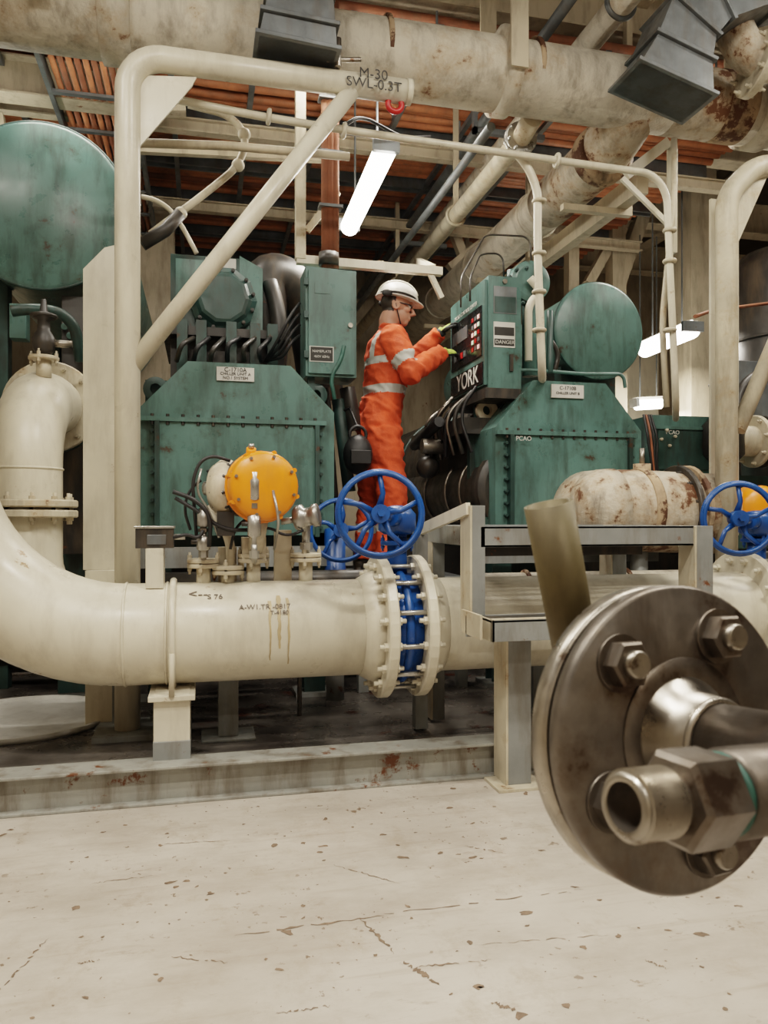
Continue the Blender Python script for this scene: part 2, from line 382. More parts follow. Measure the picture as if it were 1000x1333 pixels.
# ---------------------------------------------------------------- room
def slab(name, x0, x1, y0, y1, z0, z1, mat):
    b = B(name); b.box(x0, x1, y0, y1, z0, z1, mat); return b.done()
XL, XR, YF, YB, ZC = -4.2, 9.5, -3.0, 10.0, 5.0
fl = slab('floor', XL, XR, YF, YB, -.1, 0, 'floor')
slab('ceiling', XL, XR, YF, YB, ZC, ZC+.1, 'ceil')
slab('wall_back', XL, XR, YB, YB+.1, 0, ZC, 'wall')
slab('wall_front', XL, XR, YF-.1, YF, 0, ZC, 'wall')
slab('wall_left', XL-.1, XL, YF, YB, 0, ZC, 'wall')
slab('wall_right', XR, XR+.1, YF, YB, 0, ZC, 'wall')
def gouge(p0, p1, w):
    g = B('gouge'); p0, p1 = V(p0), V(p1); d = p1-p0; n = V((-d.y, d.x, 0)).normalized(); k = 22; L_ = []; Rr = []
    for i in range(k+1):
        t = i/k; q = p0+d*t+n*random.uniform(-.005, .005); ww = w*math.sin(math.pi*(.08+.86*t))*random.uniform(.15, 1)
        L_.append(q+n*ww); Rr.append(q-n*ww)
    for i in range(k):
        if random.random() < .15: continue
        g.face([g.bm.verts.new(x) for x in (L_[i], L_[i+1], Rr[i+1], Rr[i])], 'gouge')
    o = g.done(); attach(o, fl)
def onfloor(px, py):
    d = CH/((py-675)/1000); u = (px-500)/1000; return C(u*d, d, .0012)
for a, b_, w in (((305, 1218), (500, 1192), .006), ((500, 1190), (760, 1158), .0035), ((468, 1195), (515, 1242), .006), ((525, 1252), (572, 1282), .010), ((0, 1290), (62, 1222), .004),
                 ((545, 1258), (640, 1250), .004), ((220, 1245), (300, 1254), .003), ((360, 1320), (430, 1310), .004), ((640, 1305), (668, 1315), .008),
                 ((620, 1230), (800, 1217), .002), ((200, 1100), (300, 1094), .003), ((100, 1255), (130, 1250), .005), ((840, 1250), (870, 1262), .005),
                 ((430, 1125), (520, 1150), .003), ((120, 1150), (200, 1140), .003), ((600, 1100), (660, 1112), .004)):
    gouge(onfloor(*a), onfloor(*b_), w)
g = B('paint_chips')
for i in range(520):
    cx, cy = random.uniform(-1.6, 2.6), random.uniform(1.2, 3.02); r = random.choice([.0015, .002, .0025, .003, .004, .006, .009])*random.uniform(.7, 1.3); st = random.uniform(1, 2.2); an = random.uniform(-1.2, 1.2)
    pts = []
    for k in range(8):
        t = 2*math.pi*k/8; q = r*random.uniform(.5, 1.4); x, y = math.cos(t)*q*st, math.sin(t)*q
        pts.append(g.bm.verts.new((cx+x*math.cos(an)-y*math.sin(an), cy+x*math.sin(an)+y*math.cos(an), .0011)))
    g.face(pts, 'gouge')
o = g.done(); attach(o, fl)

b = B('skid_base')
b.box(-3.4, 5.5, 3.18, 9.0, .02, .10, 'deck')
b.box(-3.4, 1.25, 3.10, 3.18, 0, .135, 'greylt'); b.box(1.25, 5.5, 3.10, 3.18, 0, .135, 'greylt')
b.box(-3.4, 5.5, 3.06, 3.20, .135, .147, 'greylt')
b.box(-3.4, 5.5, 3.06, 3.12, 0, .012, 'greylt')
b.done(.003)
b = B('drip_tray'); b.lathe((-.86, 4.1, .10), (0, 0, 1), [(0, .42), (.012, .43), (.03, .44), (.03, .42), (.014, .41)], 'pad'); b.done()

# ---------------------------------------------------------------- main water pipe
PY, PZ, PR = 3.35, .62, .21
b = B('water_pipe')
R = .73; cx = -.30
pts = [V((cx-R*math.sin(t), PY, PZ+R-R*math.cos(t))) for t in [math.pi/2*i/16 for i in range(1, 17)]]+[V((cx-R, PY, 3.0)), V((cx-R, PY, 4.9))]
xv = SX(517, PY)
b.tube([V((xv-.09, PY, PZ)), V((cx, PY, PZ))]+pts, PR, 'cream', 48)
b.tube([V((xv+.09, PY, PZ)), V((4.9, PY, PZ))], PR, 'cream', 48)
b.torus((SX(165, PY), PY, PZ), (1, 0, 0), PR, .006, 'cream', 48)
b.torus((cx-R, PY, PZ+R), (0, 0, 1), PR, .006, 'cream', 48)
xs = SX(226, PY)
b.torus((xs, PY, PZ), (1, 0, 0), PR+.008, .014, 'cream', 48)
b.torus((SX(218, PY), PY, PZ), (1, 0, 0), PR+.001, .005, 'cream', 48)
b.cyl((xs, PY-PR-.01, PZ-.05), (xs, PY-PR-.01, .40), .011, 'cream2', n=12)
for x in (xv-.085, xv+.085):
    sgn = -1 if x < xv else 1
    b.flange((x, PY, PZ), (1, 0, 0), .315, .045, 'cream', 16, .018)
    b.lathe((x, PY, PZ), (sgn, 0, 0), [(.02, .25), (.06, .235), (.10, PR+.002)], 'cream')
x2 = SX(985, PY)
for dx in (-.085, .085): b.flange((x2+dx, PY, PZ), (1, 0, 0), .315, .045, 'cream', 16, .018)
for px, h in ((265, .08), (330, .10), (398, .10), (297, .05)):
    x = SX(px, PY); b.cyl((x, PY, PZ+PR-.02), (x, PY, PZ+PR+h-.02), .03, 'cream', n=20)
    b.flange((x, PY, PZ+PR+h-.01), (0, 0, 1), .068, .018, 'cream2', 4, .009)
    b.flange((x, PY, PZ+PR+h+.011), (0, 0, 1), .068, .018, 'cream2', 4, .009)
pipe = b.done()
for px, dz0, dz1, w in ((352, .14, -.10, .008), (364, .16, -.05, .014), (376, .15, -.12, .007)):
    g = B('leak_stain'); k = 14; row = []
    xc0 = SX(px, PY-PR)
    for i in range(k+1):
        z = dz0+(dz1-dz0)*i/k; y = PY-math.sqrt((PR+.0012)**2-z*z); ww = w*random.uniform(.5, 1)*(1-.6*i/k); xx = xc0+random.uniform(-.002, .002)
        row.append((g.bm.verts.new((xx-ww, y, PZ+z)), g.bm.verts.new((xx+ww, y, PZ+z))))
    for i in range(k): g.face([row[i][0], row[i][1], row[i+1][1], row[i+1][0]], 'stain', True)
    attach(g.done(), pipe)
for tx, px, py, sz in (('<--', 258, 776, .065), ('S 76', 280, 779, .036), ('A-W1.TR -0817', 345, 791, .032), ('T-4180', 364, 798, .026)):
    p = S(px, py, PY-PR*.97); z = p.z
    dz = z-PZ; yy = PY-math.sqrt(max(PR*PR-dz*dz, 0))-.004
    o = text(tx, (SX(px, yy), yy, z), '-Y', sz, 'faded', pipe, roll=0); o.rotation_euler[0] = math.pi/2-math.asin(dz/PR)

b = B('pipe_support')
b.box(xs-.07, xs+.07, PY-.2, PY+.12, .20, PZ-PR-.005, 'cream'); b.box(xs-.072, xs+.072, PY-.205, PY+.125, .10, .22, 'grey')
b.box(xs-.09, xs+.09, PY-.22, PY+.14, PZ-PR-.03, PZ-PR-.008, 'cream')
b.done(.003)
for px, Y in ((297, 3.6), (160, 3.9), (700, 3.75), (820, 3.75)):
    b = B('support_post'); x = SX(px, Y)
    b.box(x-.045, x+.045, Y-.045, Y+.045, .112, .6, 'grey'); b.box(x-.12, x+.12, Y-.1, Y+.1, .10, .112, 'grey'); b.box(x-.08, x+.08, Y-.08, Y+.08, .6, .612, 'grey'); b.done(.003)

def valve(name, xv, wheelc, wax, wr):
    b = B(name)
    b.cyl((xv-.06, PY, PZ), (xv+.06, PY, PZ), .235, 'blue', n=40)
    b.torus((xv, PY, PZ), (1, 0, 0), .235, .02, 'blue')
    b.cyl((xv, PY, PZ+.2), (xv, PY, PZ+.40), .045, 'blue', n=20)
    b.flange((xv, PY, PZ+.37), (0, 0, 1), .075, .02, 'blue', 4, .009)
    for k in range(12):
        t = 2*math.pi*k/12+.2; b.cyl((xv-.09, PY+math.cos(t)*.272, PZ+math.sin(t)*.272), (xv+.09, PY+math.cos(t)*.272, PZ+math.sin(t)*.272), .011, 'silver', n=8)
    w = V(wheelc); ax = V(wax).normalized()
    g = V((xv, PY, w.z-.02))
    b.lathe(g-V((0, 0, .07)), (0, 0, 1), [(0, .06), (.02, .085), (.09, .085), (.12, .06), (.13, .02)], 'blue')
    b.cyl(g+V((0, 0, 0)), w, .022, 'blue', n=14); b.cyl(g, (g+w)/2, .040, 'blue', n=20)
    b.cyl(g+V((0, 0, -.05)), V((xv, PY, PZ+.36)), .045, 'blue', n=20)
    b.wheel(w, ax, wr, 'blue')
    return b.done()
wc = S(495, 669, 3.06)
valve('butterfly_valve', xv, wc, (-.12, -1, .08), .172)
wc2 = S(962, 675, 3.12)
valve('butterfly_valve', x2, wc2, (-.3, -1, .05), .165)
b = B('gate_valve')
p = S(444, 690, 3.85)
b.wheel(p, (-.15, -1, .1), .155, 'blue', .012); b.cyl(p, p+V((.03, .35, -.05)), .02, 'steel'); b.lathe(p+V((.03, .35, -.55)), (0, 0, 1), [(0, .09), (.2, .09), (.25, .06), (.55, .06), (.56, .03)], 'blue'); b.cyl(p+V((.03, .35, -.55)), (p.x+.03, p.y+.35, .10), .05, 'grey')
b.done()

# ---------------------------------------------------------------- pneumatic actuators
def actuator(name, c, r, standx, ztop):
    b = B(name); c = V(c); ax = V((.12, -1, .03)).normalized()
    b.lathe(c, ax, [(-.14, r*.7), (-.12, r*.94), (-.05, r), (.06, r), (.075, r*.97), (.085, r*.9), (.092, r*.55), (.096, r*.12)], 'yellow', 32)
    b.torus(c+ax*.0, ax, r, .008, 'yellow', 40, 8)
    for i in range(8):
        t = 2*math.pi*i/8+.3; a, bb = b.frame(ax); o = (a*math.cos(t)+bb*math.sin(t))
        b.cyl(c+o*r*.99-ax*.09, c+o*r*.99+ax*.07, .010, 'yellow', n=8); b.cyl(c+o*r*.86+ax*.08, c+o*r*.86+ax*.095, .007, 'steel', n=6)
    b.cyl(c-ax*.02+V((-.04, 0, r*.85)), c+V((-.04, 0, r*1.12)), .02, 'yellow', n=12); b.cyl(c+V((-.04, 0, r*1.1)), c+V((-.04, 0, r*1.25)), .012, 'silver', n=10)
    l = V((-1, .45, 0)).normalized(); q = c-ax*.06
    b.lathe(q+l*.02, l, [(0, r*.62), (.08, r*.7), (.10, r*.84), (.125, r*.86), (.14, r*.84), (.17, r*.7), (.185, r*.4)], 'cream2', 28)
    b.bolts(q+l*.135, l, r*.76, 10, .009, .05, 'dark')
    b.torus(q+l*.09, l, r*.78, .010, 'dark', 28, 8)
    b.cyl(q+l*.2, q+l*.24, .03, 'silver', n=14)
    b.box(q.x-.17, q.x-.10, q.y-.02, q.y+.05, q.z-.20, q.z-.10, 'dark')
    b.cyl(c+V((0, .02, -r*.8)), (standx, PY, ztop), .035, 'cream2', n=16)
    b.box(standx-.05, standx+.05, PY-.05, PY+.05, ztop, ztop+.10, 'cream2')
    b.tube([c+ax*.09+V((.03, 0, -.02)), c+ax*.11+V((.05, 0, -.14)), V((standx+.08, PY-.1, ztop+.05))], .006, 'silver', 8, .04)
    return b.done()
actuator('pneumatic_actuator', S(340, 634, 3.20), .142, SX(330, PY), PZ+PR+.09)
c2 = S(984, 660, 3.75)
b = B('pneumatic_actuator')
b.lathe(c2, (-.2, -1, 0), [(-.1, .09), (-.08, .12), (.06, .12), (.09, .1), (.1, .02)], 'yellow', 28); b.cyl(c2-V((0, 0, .1)), (c2.x, c2.y, .1), .035, 'cream2'); b.cyl(c2, c2+V((-.25, .1, 0)), .09, 'cream2'); b.bolts(c2+V((-.15, .06, 0)), (-1, .4, 0), .09, 8, .009, .05, 'silver')
b.done()
def instrument(name, px, py0, py1, r, Y=3.12):
    b = B(name); t = S(px, py0, Y); q = S(px, py1, Y)
    L_ = t.z-q.z
    b.lathe(q, (0, 0, 1), [(0, r*.35), (L_*.12, r*.4), (L_*.15, r), (L_*.4, r), (L_*.42, r*.5), (L_*.6, r*.5), (L_*.62, r*.95), (L_*.86, r*.95), (L_*.9, r*.7), (L_*.97, r*.7), (L_, r*.2)], 'silver', 20)
    z = PZ+PR+.09
    b.tube([q+V((0, 0, .01)), (q.x, q.y, z+.03), (SX(px, PY), PY, z-.01)], .012, 'silver', 10, .02)
    b.cyl((q.x, q.y, z+.02), (q.x, q.y, z+.05), .02, 'silver', n=6); b.cyl(q+V((0, 0, L_*.5)), q+V((0, 0, L_*.57)), r*.8, 'steel', n=6)
    b.cyl(q+V((0, 0, L_*.3)), q+V((-.05, 0, L_*.3)), .009, 'dark', n=8)
    return b.done()
instrument('pressure_transmitter', 331, 612, 712, .027)
instrument('flow_switch', 265, 660, 725, .028, 3.25)
b = B('temperature_transmitter')
p = S(399, 676, 3.3); b.lathe(p+V((-.05, 0, 0)), V((1, -.4, .2)), [(0, .045), (.012, .058), (.04, .058), (.05, .04), (.075, .04), (.085, .05), (.105, .05), (.11, .03)], 'silver', 24)
b.cyl(p, (SX(398, PY), PY, PZ+PR+.09), .018, 'silver', n=14); b.cyl(p-V((0, 0, .1)), p-V((0, 0, .13)), .028, 'silver', n=6); b.cyl(p+V((-.04, 0, 0)), p+V((-.11, 0, -.01)), .014, 'silver', n=12)
b.done()
b = B('junction_box')
p = S(202, 699, 3.3); b.box(p.x-.075, p.x+.075, p.y-.04, p.y+.04, p.z-.045, p.z+.035, 'dark'); b.box(p.x-.08, p.x+.08, p.y-.045, p.y+.045, p.z+.035, p.z+.045, 'silver')
b.box(p.x-.03, p.x+.045, p.y-.043, p.y-.04, p.z-.03, p.z+.01, 'galv')
b.box(p.x-.035, p.x+.035, 3.26, 3.4, PZ+PR-.015, p.z-.045, 'cream'); b.cyl(p+V((.07, 0, 0)), p+V((.12, 0, 0)), .013, 'silver', n=10); b.done(.003)
b = B('instrument_cables')
for k, (pp, r) in enumerate(((((225, 700), (245, 695), (258, 702), (265, 690)), .007), (((225, 640), (255, 650), (275, 672), (272, 712)), .009), (((228, 648), (262, 668), (290, 690), (322, 690)), .008),
        (((395, 690), (372, 700), (350, 684), (336, 690)), .006), (((300, 600), (268, 590), (250, 620), (256, 700)), .007), (((262, 610), (255, 640), (270, 660), (285, 700)), .005),
        (((285, 700), (300, 660), (288, 630), (270, 612)), .007), (((248, 690), (238, 660), (250, 632), (262, 625)), .006), (((300, 715), (305, 690), (318, 676), (330, 672)), .006))):
    b.tube([S(x, y, 3.22+.01*k) for x, y in pp], r, 'silver' if k in (5,) else 'black', 8, .12)
b.tube([S(300, 745, 3.36), S(300, 700, 3.36), S(270, 660, 3.4)], .02, 'cream2', 12, .05)
b.box(*sorted((SX(357, 3.4), SX(379, 3.4))), 3.38, 3.42, PZ+PR-.01, SZ(368, 690, 3.4), 'cream2'); b.box(*sorted((SX(284, 3.4), SX(308, 3.4))), 3.38, 3.42, PZ+PR-.01, SZ(295, 712, 3.4), 'cream2')
b.done()

# ---------------------------------------------------------------- riser pipe at left
b = B('riser_pipe')
YR = 3.85; xr = SX(34, YR)
b.tube([(xr+1.3, YR, .58), (xr, YR, .58), (xr, YR, 1.68), (xr+.1, 5.2, 1.68)], .158, 'cream', 40, .34)
zf = SZ(34, 662, YR)
b.flange((xr, YR, zf+.022), (0, 0, 1), .225, .035, 'cream2', 12, .014); b.flange((xr, YR, zf-.025), (0, 0, 1), .225, .035, 'cream2', 12, .014)
b.flange((xr+.03, 4.28, 1.68), (0, 1, 0), .235, .04, 'cream2', 12, .014); b.flange((xr+.03, 4.34, 1.68), (0, 1, 0), .235, .04, 'tealdk', 12, .014)
b.torus((xr, YR, 1.33), (0, 0, 1), .158, .006, 'cream')
vx = SX(57, 4.0); zt = 1.68+.13
b.cyl((vx, 4.0, zt-.03), (vx, 4.0, zt+.06), .035, 'cream2', n=20); b.flange((vx, 4.0, zt+.065), (0, 0, 1), .07, .018, 'cream2', 4, .009)
b.lathe((vx, 4.0, zt+.08), (0, 0, 1), [(0, .03), (.03, .05), (.08, .055), (.12, .03), (.17, .028), (.18, .05), (.2, .05), (.21, .02), (.27, .012)], 'dark', 20)
b.torus((vx, 4.0, zt+.27), (0, 0, 1), .055, .009, 'dark', 24, 8); b.cyl((vx-.055, 4, zt+.27), (vx+.055, 4, zt+.27), .007, 'dark', n=8)
b.cyl((vx+.02, 4, zt+.14), (vx+.13, 4, zt+.14), .018, 'steel', n=12)
b.done()

# ---------------------------------------------------------------- lifting frames
b = B('lifting_frame')
YD = 3.75
x0 = SX(166, YD); zt = SZ(166, 86, YD)
zt2 = S(533, 107, YD).z; zz = (zt+zt2)/2
b.tube([(x0, YD, .10), (x0, YD, zz), (SX(533, YD), YD, zz)], .058, 'cream', 28, .16)
b.cyl((SX(528, YD), YD, zz), (SX(535, YD), YD, zz), .062, 'cream')
b.tube([S(463, 112, YD), S(171, 478, YD)], .043, 'cream', 24)
b.prism([S(178, 195, YD), S(184, 98, YD), S(256, 100, YD), S(250, 112, YD)], (0, .012, 0), 'cream')
b.box(x0-.14, x0+.14, YD-.14, YD+.14, .10, .125, 'grey')
pe = (SX(514, YD), YD, SZ(514, 136, YD))
b.torus(pe, (0, 1, 0), .036, .015, 'red', 24, 8); b.box(pe[0]-.05, pe[0]+.05, YD-.015, YD+.015, pe[2]+.02, pe[2]+.08, 'red')
b.cyl((pe[0]-.05, YD, pe[2]+.05), (pe[0]+.05, YD, pe[2]+.05), .014, 'red', n=12)
lf = b.done()
text('M-30', (SX(486, YD-.06), YD-.066, zz+.028), '-Y', .07, 'ink', lf); text('SWL-0.3T', (SX(487, YD-.06), YD-.066, zz-.022), '-Y', .068, 'ink', lf)
b = B('stiffener_plate')
b.prism([S(108, 742, 3.93), S(108, 350, 3.93), S(136, 322, 3.93), S(153, 318, 3.93), S(153, 742, 3.93)], (0, .02, 0), 'cream')
q = S(130, 742, 3.93); b.box(SX(112, 3.93), SX(150, 3.93), 3.90, 3.98, .10, q.z, 'cream'); b.done(.002)
b = B('lifting_frame')
x0 = SX(946, YD); zr = SZ(946, 250, YD)
b.tube([(x0, YD, .10), (x0, YD, zr-.02), (x0+.18, YD, zr+.16), (x0+1.6, YD, zr+.38)], .06, 'cream2', 24, .08)
b.tube([S(960, 560, YD), S(1060, 330, YD), (x0+.8, YD, zr+.2)], .045, 'cream2', 20); b.prism([S(955, 330, YD), S(962, 232, YD), S(1010, 205, YD)], (0, .012, 0), 'cream2')
b.box(x0-.14, x0+.14, YD-.14, YD+.14, .10, .125, 'grey')
b.box(SX(926, YD+.2), SX(962, YD+.2), YD+.2, YD+.22, 1.0, SZ(940, 260, YD+.2), 'cream')
b.done()

# ---------------------------------------------------------------- access platform & step
b = B('access_platform')
yf = 2.93
ztp = 1.068
def post(x, y, z0, z1, w=.055, dpt=.12):
    b.box(x, x+.01, y, y+dpt, z0, z1, 'cream2'); b.box(x+.01, x+w, y, y+.01, z0, z1, 'grey'); b.box(x+w-.01, x+w, y+.01, y+dpt, z0, z1, 'grey')
xa, xb = SX(626, yf), SX(925, yf)
post(SX(612, yf), yf, SZ(612, 822, yf), SZ(612, 658, yf), .065)
b.beam(V((SX(612, yf), yf+.02, SZ(606, 662, yf))), S(547, 690, 3.5), .02, .05, 'cream')
b.beam(S(547, 690, 3.5)+V((.0, 0, 0)), (S(547, 690, 3.5).x, 3.5, .11), .06, .06, 'grey')
b.box(xa, xb, yf, yf+.012, ztp-.085, ztp, 'grey'); b.box(xa, xb, yf, yf+.05, ztp-.01, ztp, 'grey'); b.box(xa, xb, yf, yf+.05, ztp-.085, ztp-.075, 'grey')
b.box(xa, xb, 3.70, 3.712, ztp-.085, ztp, 'grey'); b.box(xa, xa+.012, yf, 3.7, ztp-.085, ztp, 'greylt'); b.box(xb-.012, xb, yf, 3.7, ztp-.085, ztp, 'greylt')
for i in range(26):
    yy = yf+.05+i*.026; b.box(xa+.012, xb-.012, yy, yy+.006, ztp-.035, ztp-.003, 'galv')
for i in range(12):
    xx = xa+.02+i*(xb-xa-.04)/11; b.box(xx, xx+.006, yf+.02, 3.7, ztp-.03, ztp-.006, 'galv')
b.box(xa+.1, xb-.1, 3.3, 3.34, ztp-.14, ztp-.06, 'dark')
post(SX(903, yf), yf-.01, 0.01, ztp-.0, .09)
post(SX(903, yf), 3.62, .11, ztp-.0, .09); post(xa, 3.62, .11, ztp-.08, .07)
zs = SZ(660, 800, yf)
xl = SX(613, yf-.05); xr2 = SX(722, yf-.16)
b.box(xl, xl+.012, 2.78, 2.99, zs-.075, zs+.02, 'cream2'); b.box(xl, xr2+.55, 2.93, 2.942, zs-.085, zs, 'grey')
b.box(xl+.05, xr2+.5, 2.78, 2.792, zs-.085, zs, 'grey'); b.box(xl+.05, xr2+.5, 2.78, 2.94, zs-.012, zs-.002, 'dark'); b.box(xl+.05, xr2+.5, 2.78, 2.80, zs-.002, zs+.004, 'cream2')
b.box(xl+.05, xl+.062, 2.78, 2.94, zs-.085, zs, 'cream2')
post(SX(659, yf), yf, .012, zs-.085, .11, .135)
b.box(SX(659, yf)-.05, SX(659, yf)+.16, yf-.05, yf+.12, 0, .012, 'cream2')
post(SX(659, yf)+.75, yf, .012, zs-.085, .11, .135)
b.done(.0015)

# ---------------------------------------------------------------- foreground flanged spool
b = B('flanged_pipe_spool')
def cam(px, py, d): return C((px-500)/1000*d, d, CH-(py-675)/1000*d)
fc = cam(893, 960, .60)
an = math.radians(-110.3+44); nr = V((math.cos(an), math.sin(an)))
n3 = (C(nr.x, nr.y, .10)-C(0, 0, 0)).normalized()
R0 = .1185
e = .003
b.lathe(fc, n3, [(-.017, R0-e), (-.014, R0), (-.003, R0), (0, R0-e), (0.0, .045)], 'old', 96)
b.lathe(fc, n3, [(-.022, R0-.008), (-.016, R0-.008)], 'dark', 80)
b.lathe(fc, n3, [(-.040, R0-e), (-.037, R0), (-.024, R0), (-.021, R0-e)], 'steel2', 96)
b.lathe(fc, n3, [(0, .062), (.0015, .0615), (.0015, .05)], 'old', 64)
b.lathe(fc, n3, [(-.001, .048), (.003, .046), (.014, .037), (.03, .034), (.032, .030)], 'steel2', 48)
b.lathe(fc+n3*.032, n3, [(0, .0300), (.30, .0300)], 'old', 48)
b.torus(fc+n3*.033, n3, .0315, .003, 'steel2', 48, 8)
a, bb = b.frame(n3)
for ang in [math.radians(x) for x in (46, 118, 190, 262, 334)]:
    o = a*math.cos(ang)+bb*math.sin(ang); p = fc+o*.086
    b.cyl(p-n3*.001, p+n3*.003, .022, 'old', n=28); b.lathe(p+n3*.003, n3, [(0, .0185), (.011, .0185), (.013, .0165)], 'old', 6, smooth=False)
    b.lathe(p+n3*.01, n3, [(0, .0105), (.011, .0105), (.013, .009)], 'steel2', 20)
    b.cyl(p-n3*.055, p-n3*.040, .016, 'old', n=6)
pe = fc+n3*.28
b.tube([fc+n3*.25, pe, (pe.x+.20, pe.y-.10, pe.z+.01), (pe.x+.20, pe.y-.10, 0.0)], .030, 'old', 28, .05)
b.lathe((pe.x+.20, pe.y-.10, 0), (0, 0, 1), [(0, .09), (.015, .09)], 'old')
A = cam(812, 1050, .43); Bp = cam(1045, 1020, .50); ax = (Bp-A).normalized()
b.lathe(A, ax, [(0, .0135), (-.001, .0150), (0, .0175), (.002, .0185)], 'steel2', 40, caps=False)
prof = []
for i in range(10): prof += [(.002+i*.0030, .0168), (.0035+i*.0030, .0204)]
prof += [(.033, .0172), (.040, .0172)]
b.lathe(A, ax, prof, 'steel2', 40, caps=False, smooth=False); b.lathe(A, ax, [(0, .0135), (.022, .0125), (.023, .0085), (.04, .008), (.041, .0005)], 'old', 28, caps=False)
b.lathe(A+ax*.036, ax, [(0, .026), (.003, .0295), (.036, .0295), (.039, .026)], 'old', 6, smooth=False)
b.lathe(A+ax*.075, ax, [(0, .023), (.003, .0252), (.006, .023)], 'green', 32)
b.lathe(A+ax*.080, ax, [(0, .023), (.002, .0272), (.09, .0272)], 'old', 40)
q = A+ax*.165
b.tube([q, q+ax*.06, V((pe.x+.20, pe.y-.10, .80))+V((.02, .14, .03)), (pe.x+.20, pe.y-.10, .80)], .0215, 'old', 24, .05)
t0 = cam(714, 656, .70); t1 = cam(752, 860, .72); axx = (t0-t1).normalized()
b.lathe(t1, axx, [(-.05, .0205), ((t0-t1).length, .0225), ((t0-t1).length, .019), ((t0-t1).length-.04, .018), ((t0-t1).length-.041, .001)], 'brass', 36)
b.tube([t1-axx*.045, fc-n3*.040+V((0, 0, -.01))], .02, 'brass', 20)
b.done()

# ---------------------------------------------------------------- chillers
YW = 4.2
def chiller(name, pl, pr, pt, pm, pch_l, ped):
    b = B(name)
    xl, xr = SX(pl, YW), SX(pr, YW); xc = (xl+xr)/2
    zt = SZ((pl+pr)/2, pt, YW); zb = 1.02; zm = SZ((pl+pr)/2, pm, YW); zch = SZ(pl, pch_l, YW)
    cx0, cx1 = xl+.24, xr-.24
    poly = [(xl, zb), (xl, zch), (cx0, zt), (cx1, zt), (xr, zch), (xr, zb)]
    b.prism([(x, YW, z) for x, z in poly], (0, .34, 0), 'teal')
    ex = .035
    poly2 = [(xl-ex, zb-ex), (xl-ex, zch+.01), (cx0-.01, zt+ex), (cx1+.01, zt+ex), (xr+ex, zch+.01), (xr+ex, zb-ex)]
    b.prism([(x, YW+.34, z) for x, z in poly2], (0, .05, 0), 'tealdk')
    b.box(xl-.005, xr-.05, YW-.045, YW, zm-.012, zm+.012, 'teal'); b.box(xl+.08, xr-.09, YW-.03, YW, zb-.01, zm-.012, 'teal')
    for x in (xl+.085, xr-.10): b.box(x-.012, x+.012, YW-.055, YW, zb-.02, zm-.012, 'tealdk')
    for i in range(12):
        x = xl+.06+i*(xr-xl-.17)/11; b.cyl((x, YW-.03, zm-.030), (x, YW-.03, zm+.027), .009, 'dark', n=6)
    for i in range(8):
        z = zb+.03+i*(zm-zb-.09)/7
        for x in (xl+.06, xr-.075): b.cyl((x, YW-.035, z), (x, YW+.01, z), .010, 'tealdk', n=6)
    for x, sg in ((xl+.06, 1), (xr-.06, -1)):
        c = V((x, YW+.28, zch+.14)); b.lathe(c, (0, 1, 0), [(0, .030), (0, .068), (.04, .068), (.04, .030)], 'cream2' if ped else 'tealdk', 24, caps=False)
        b.box(x-.06, x+.06, YW+.345, YW+.38, zch-.05, zch+.2, 'tealdk')
    b.lathe((xc, YW+.39, 1.50), (0, 1, 0), [(0, .47), (3.2, .47)], 'dark', 48)
    for yy in (5.4, 6.4): b.torus((xc, yy, 1.5), (0, 1, 0), .47, .015, 'tealdk')
    b.lathe((xc, YW+.45, 1.0), (0, 1, 0), [(0, .3), (3.0, .3)], 'tealdk', 40)
    for yy in (YW+.18, 6.9):
        for x in (xl+.09, xr-.09):
            b.ibeam((x, yy, .12), (x, yy, zb), .12, .12, 'tealdk', .014, (0, 1, 0)); b.box(x-.11, x+.11, yy-.1, yy+.1, .10, .122, 'grey')
        b.box(xl, xr, yy-.06, yy+.06, zb-.1, zb, 'tealdk')
    b.box(xl-.1, xr+.1, YW-.03, YW+.0, .84, .95, 'grey')
    return b, xl, xr, xc, zt, zm
b, xl, xr, xc, zt, zm = chiller('chiller_unit', 183, 435, 473, 549, 529, 0)
ym = 4.75
m0, m1 = S(222, 330, ym), S(343, 436, ym)
b.box(m0.x, SX(312, ym), ym, ym+.7, m1.z, m0.z, 'tealdk')
b.prism([S(312, 333, ym), S(342, 350, ym), S(342, 436, ym), S(312, 436, ym)], (0, .6, 0), 'teal')
cz = V((SX(290, ym), ym-.1, SZ(290, 395, ym)))
b.lathe(cz, (0, 1, 0), [(-.03, .13), (-.025, .15), (0, .17), (.015, .2), (.1, .2)], 'tealdk', 10, smooth=False)
b.bolts(cz, (0, 1, 0), .18, 12, .012, .03, 'dark')
b.box(m0.x+.03, m0.x+.35, ym-.015, ym, m1.z+.2, m0.z-.03, 'teal')
b.box(SX(272, ym)-.02, SX(272, ym)+.16, ym-.02, ym-.015, m0.z-.07, m0.z-.01, 'label')
b.box(m0.x-.04, SX(375, ym), ym-.12, ym+.8, m1.z-.05, m1.z, 'dark'); b.box(m0.x, SX(370, ym), ym, ym+.7, zt-.04, m1.z, 'dark')
for px in (238, 262, 300, 330, 352): b.box(SX(px, ym)-.03, SX(px, ym)+.03, ym-.16, ym-.1, zt-.0, m1.z+.03, 'tealdk')
for i in range(6): b.tube([S(230+22*i, 470, 4.55), S(236+20*i, 448+4*(i % 3), 4.45), S(252+20*i, 440, 4.6)], .014, 'black' if i % 2 else 'dark', 8, .05)
b.tube([(SX(345, 4.9), 5.0, m1.z), (SX(345, 4.9), 5.0, m0.z+.05), (SX(405, 4.9), 5.1, m0.z-.1), (SX(430, 4.9), 5.2, 1.9)], .15, 'dark', 28, .2)
b.tube([(SX(362, 4.8), 4.8, m1.z-.2), (SX(368, 4.8), 4.8, m1.z+.1), (SX(352, 4.8), 4.85, m0.z-.1)], .05, 'dark', 20, .2)
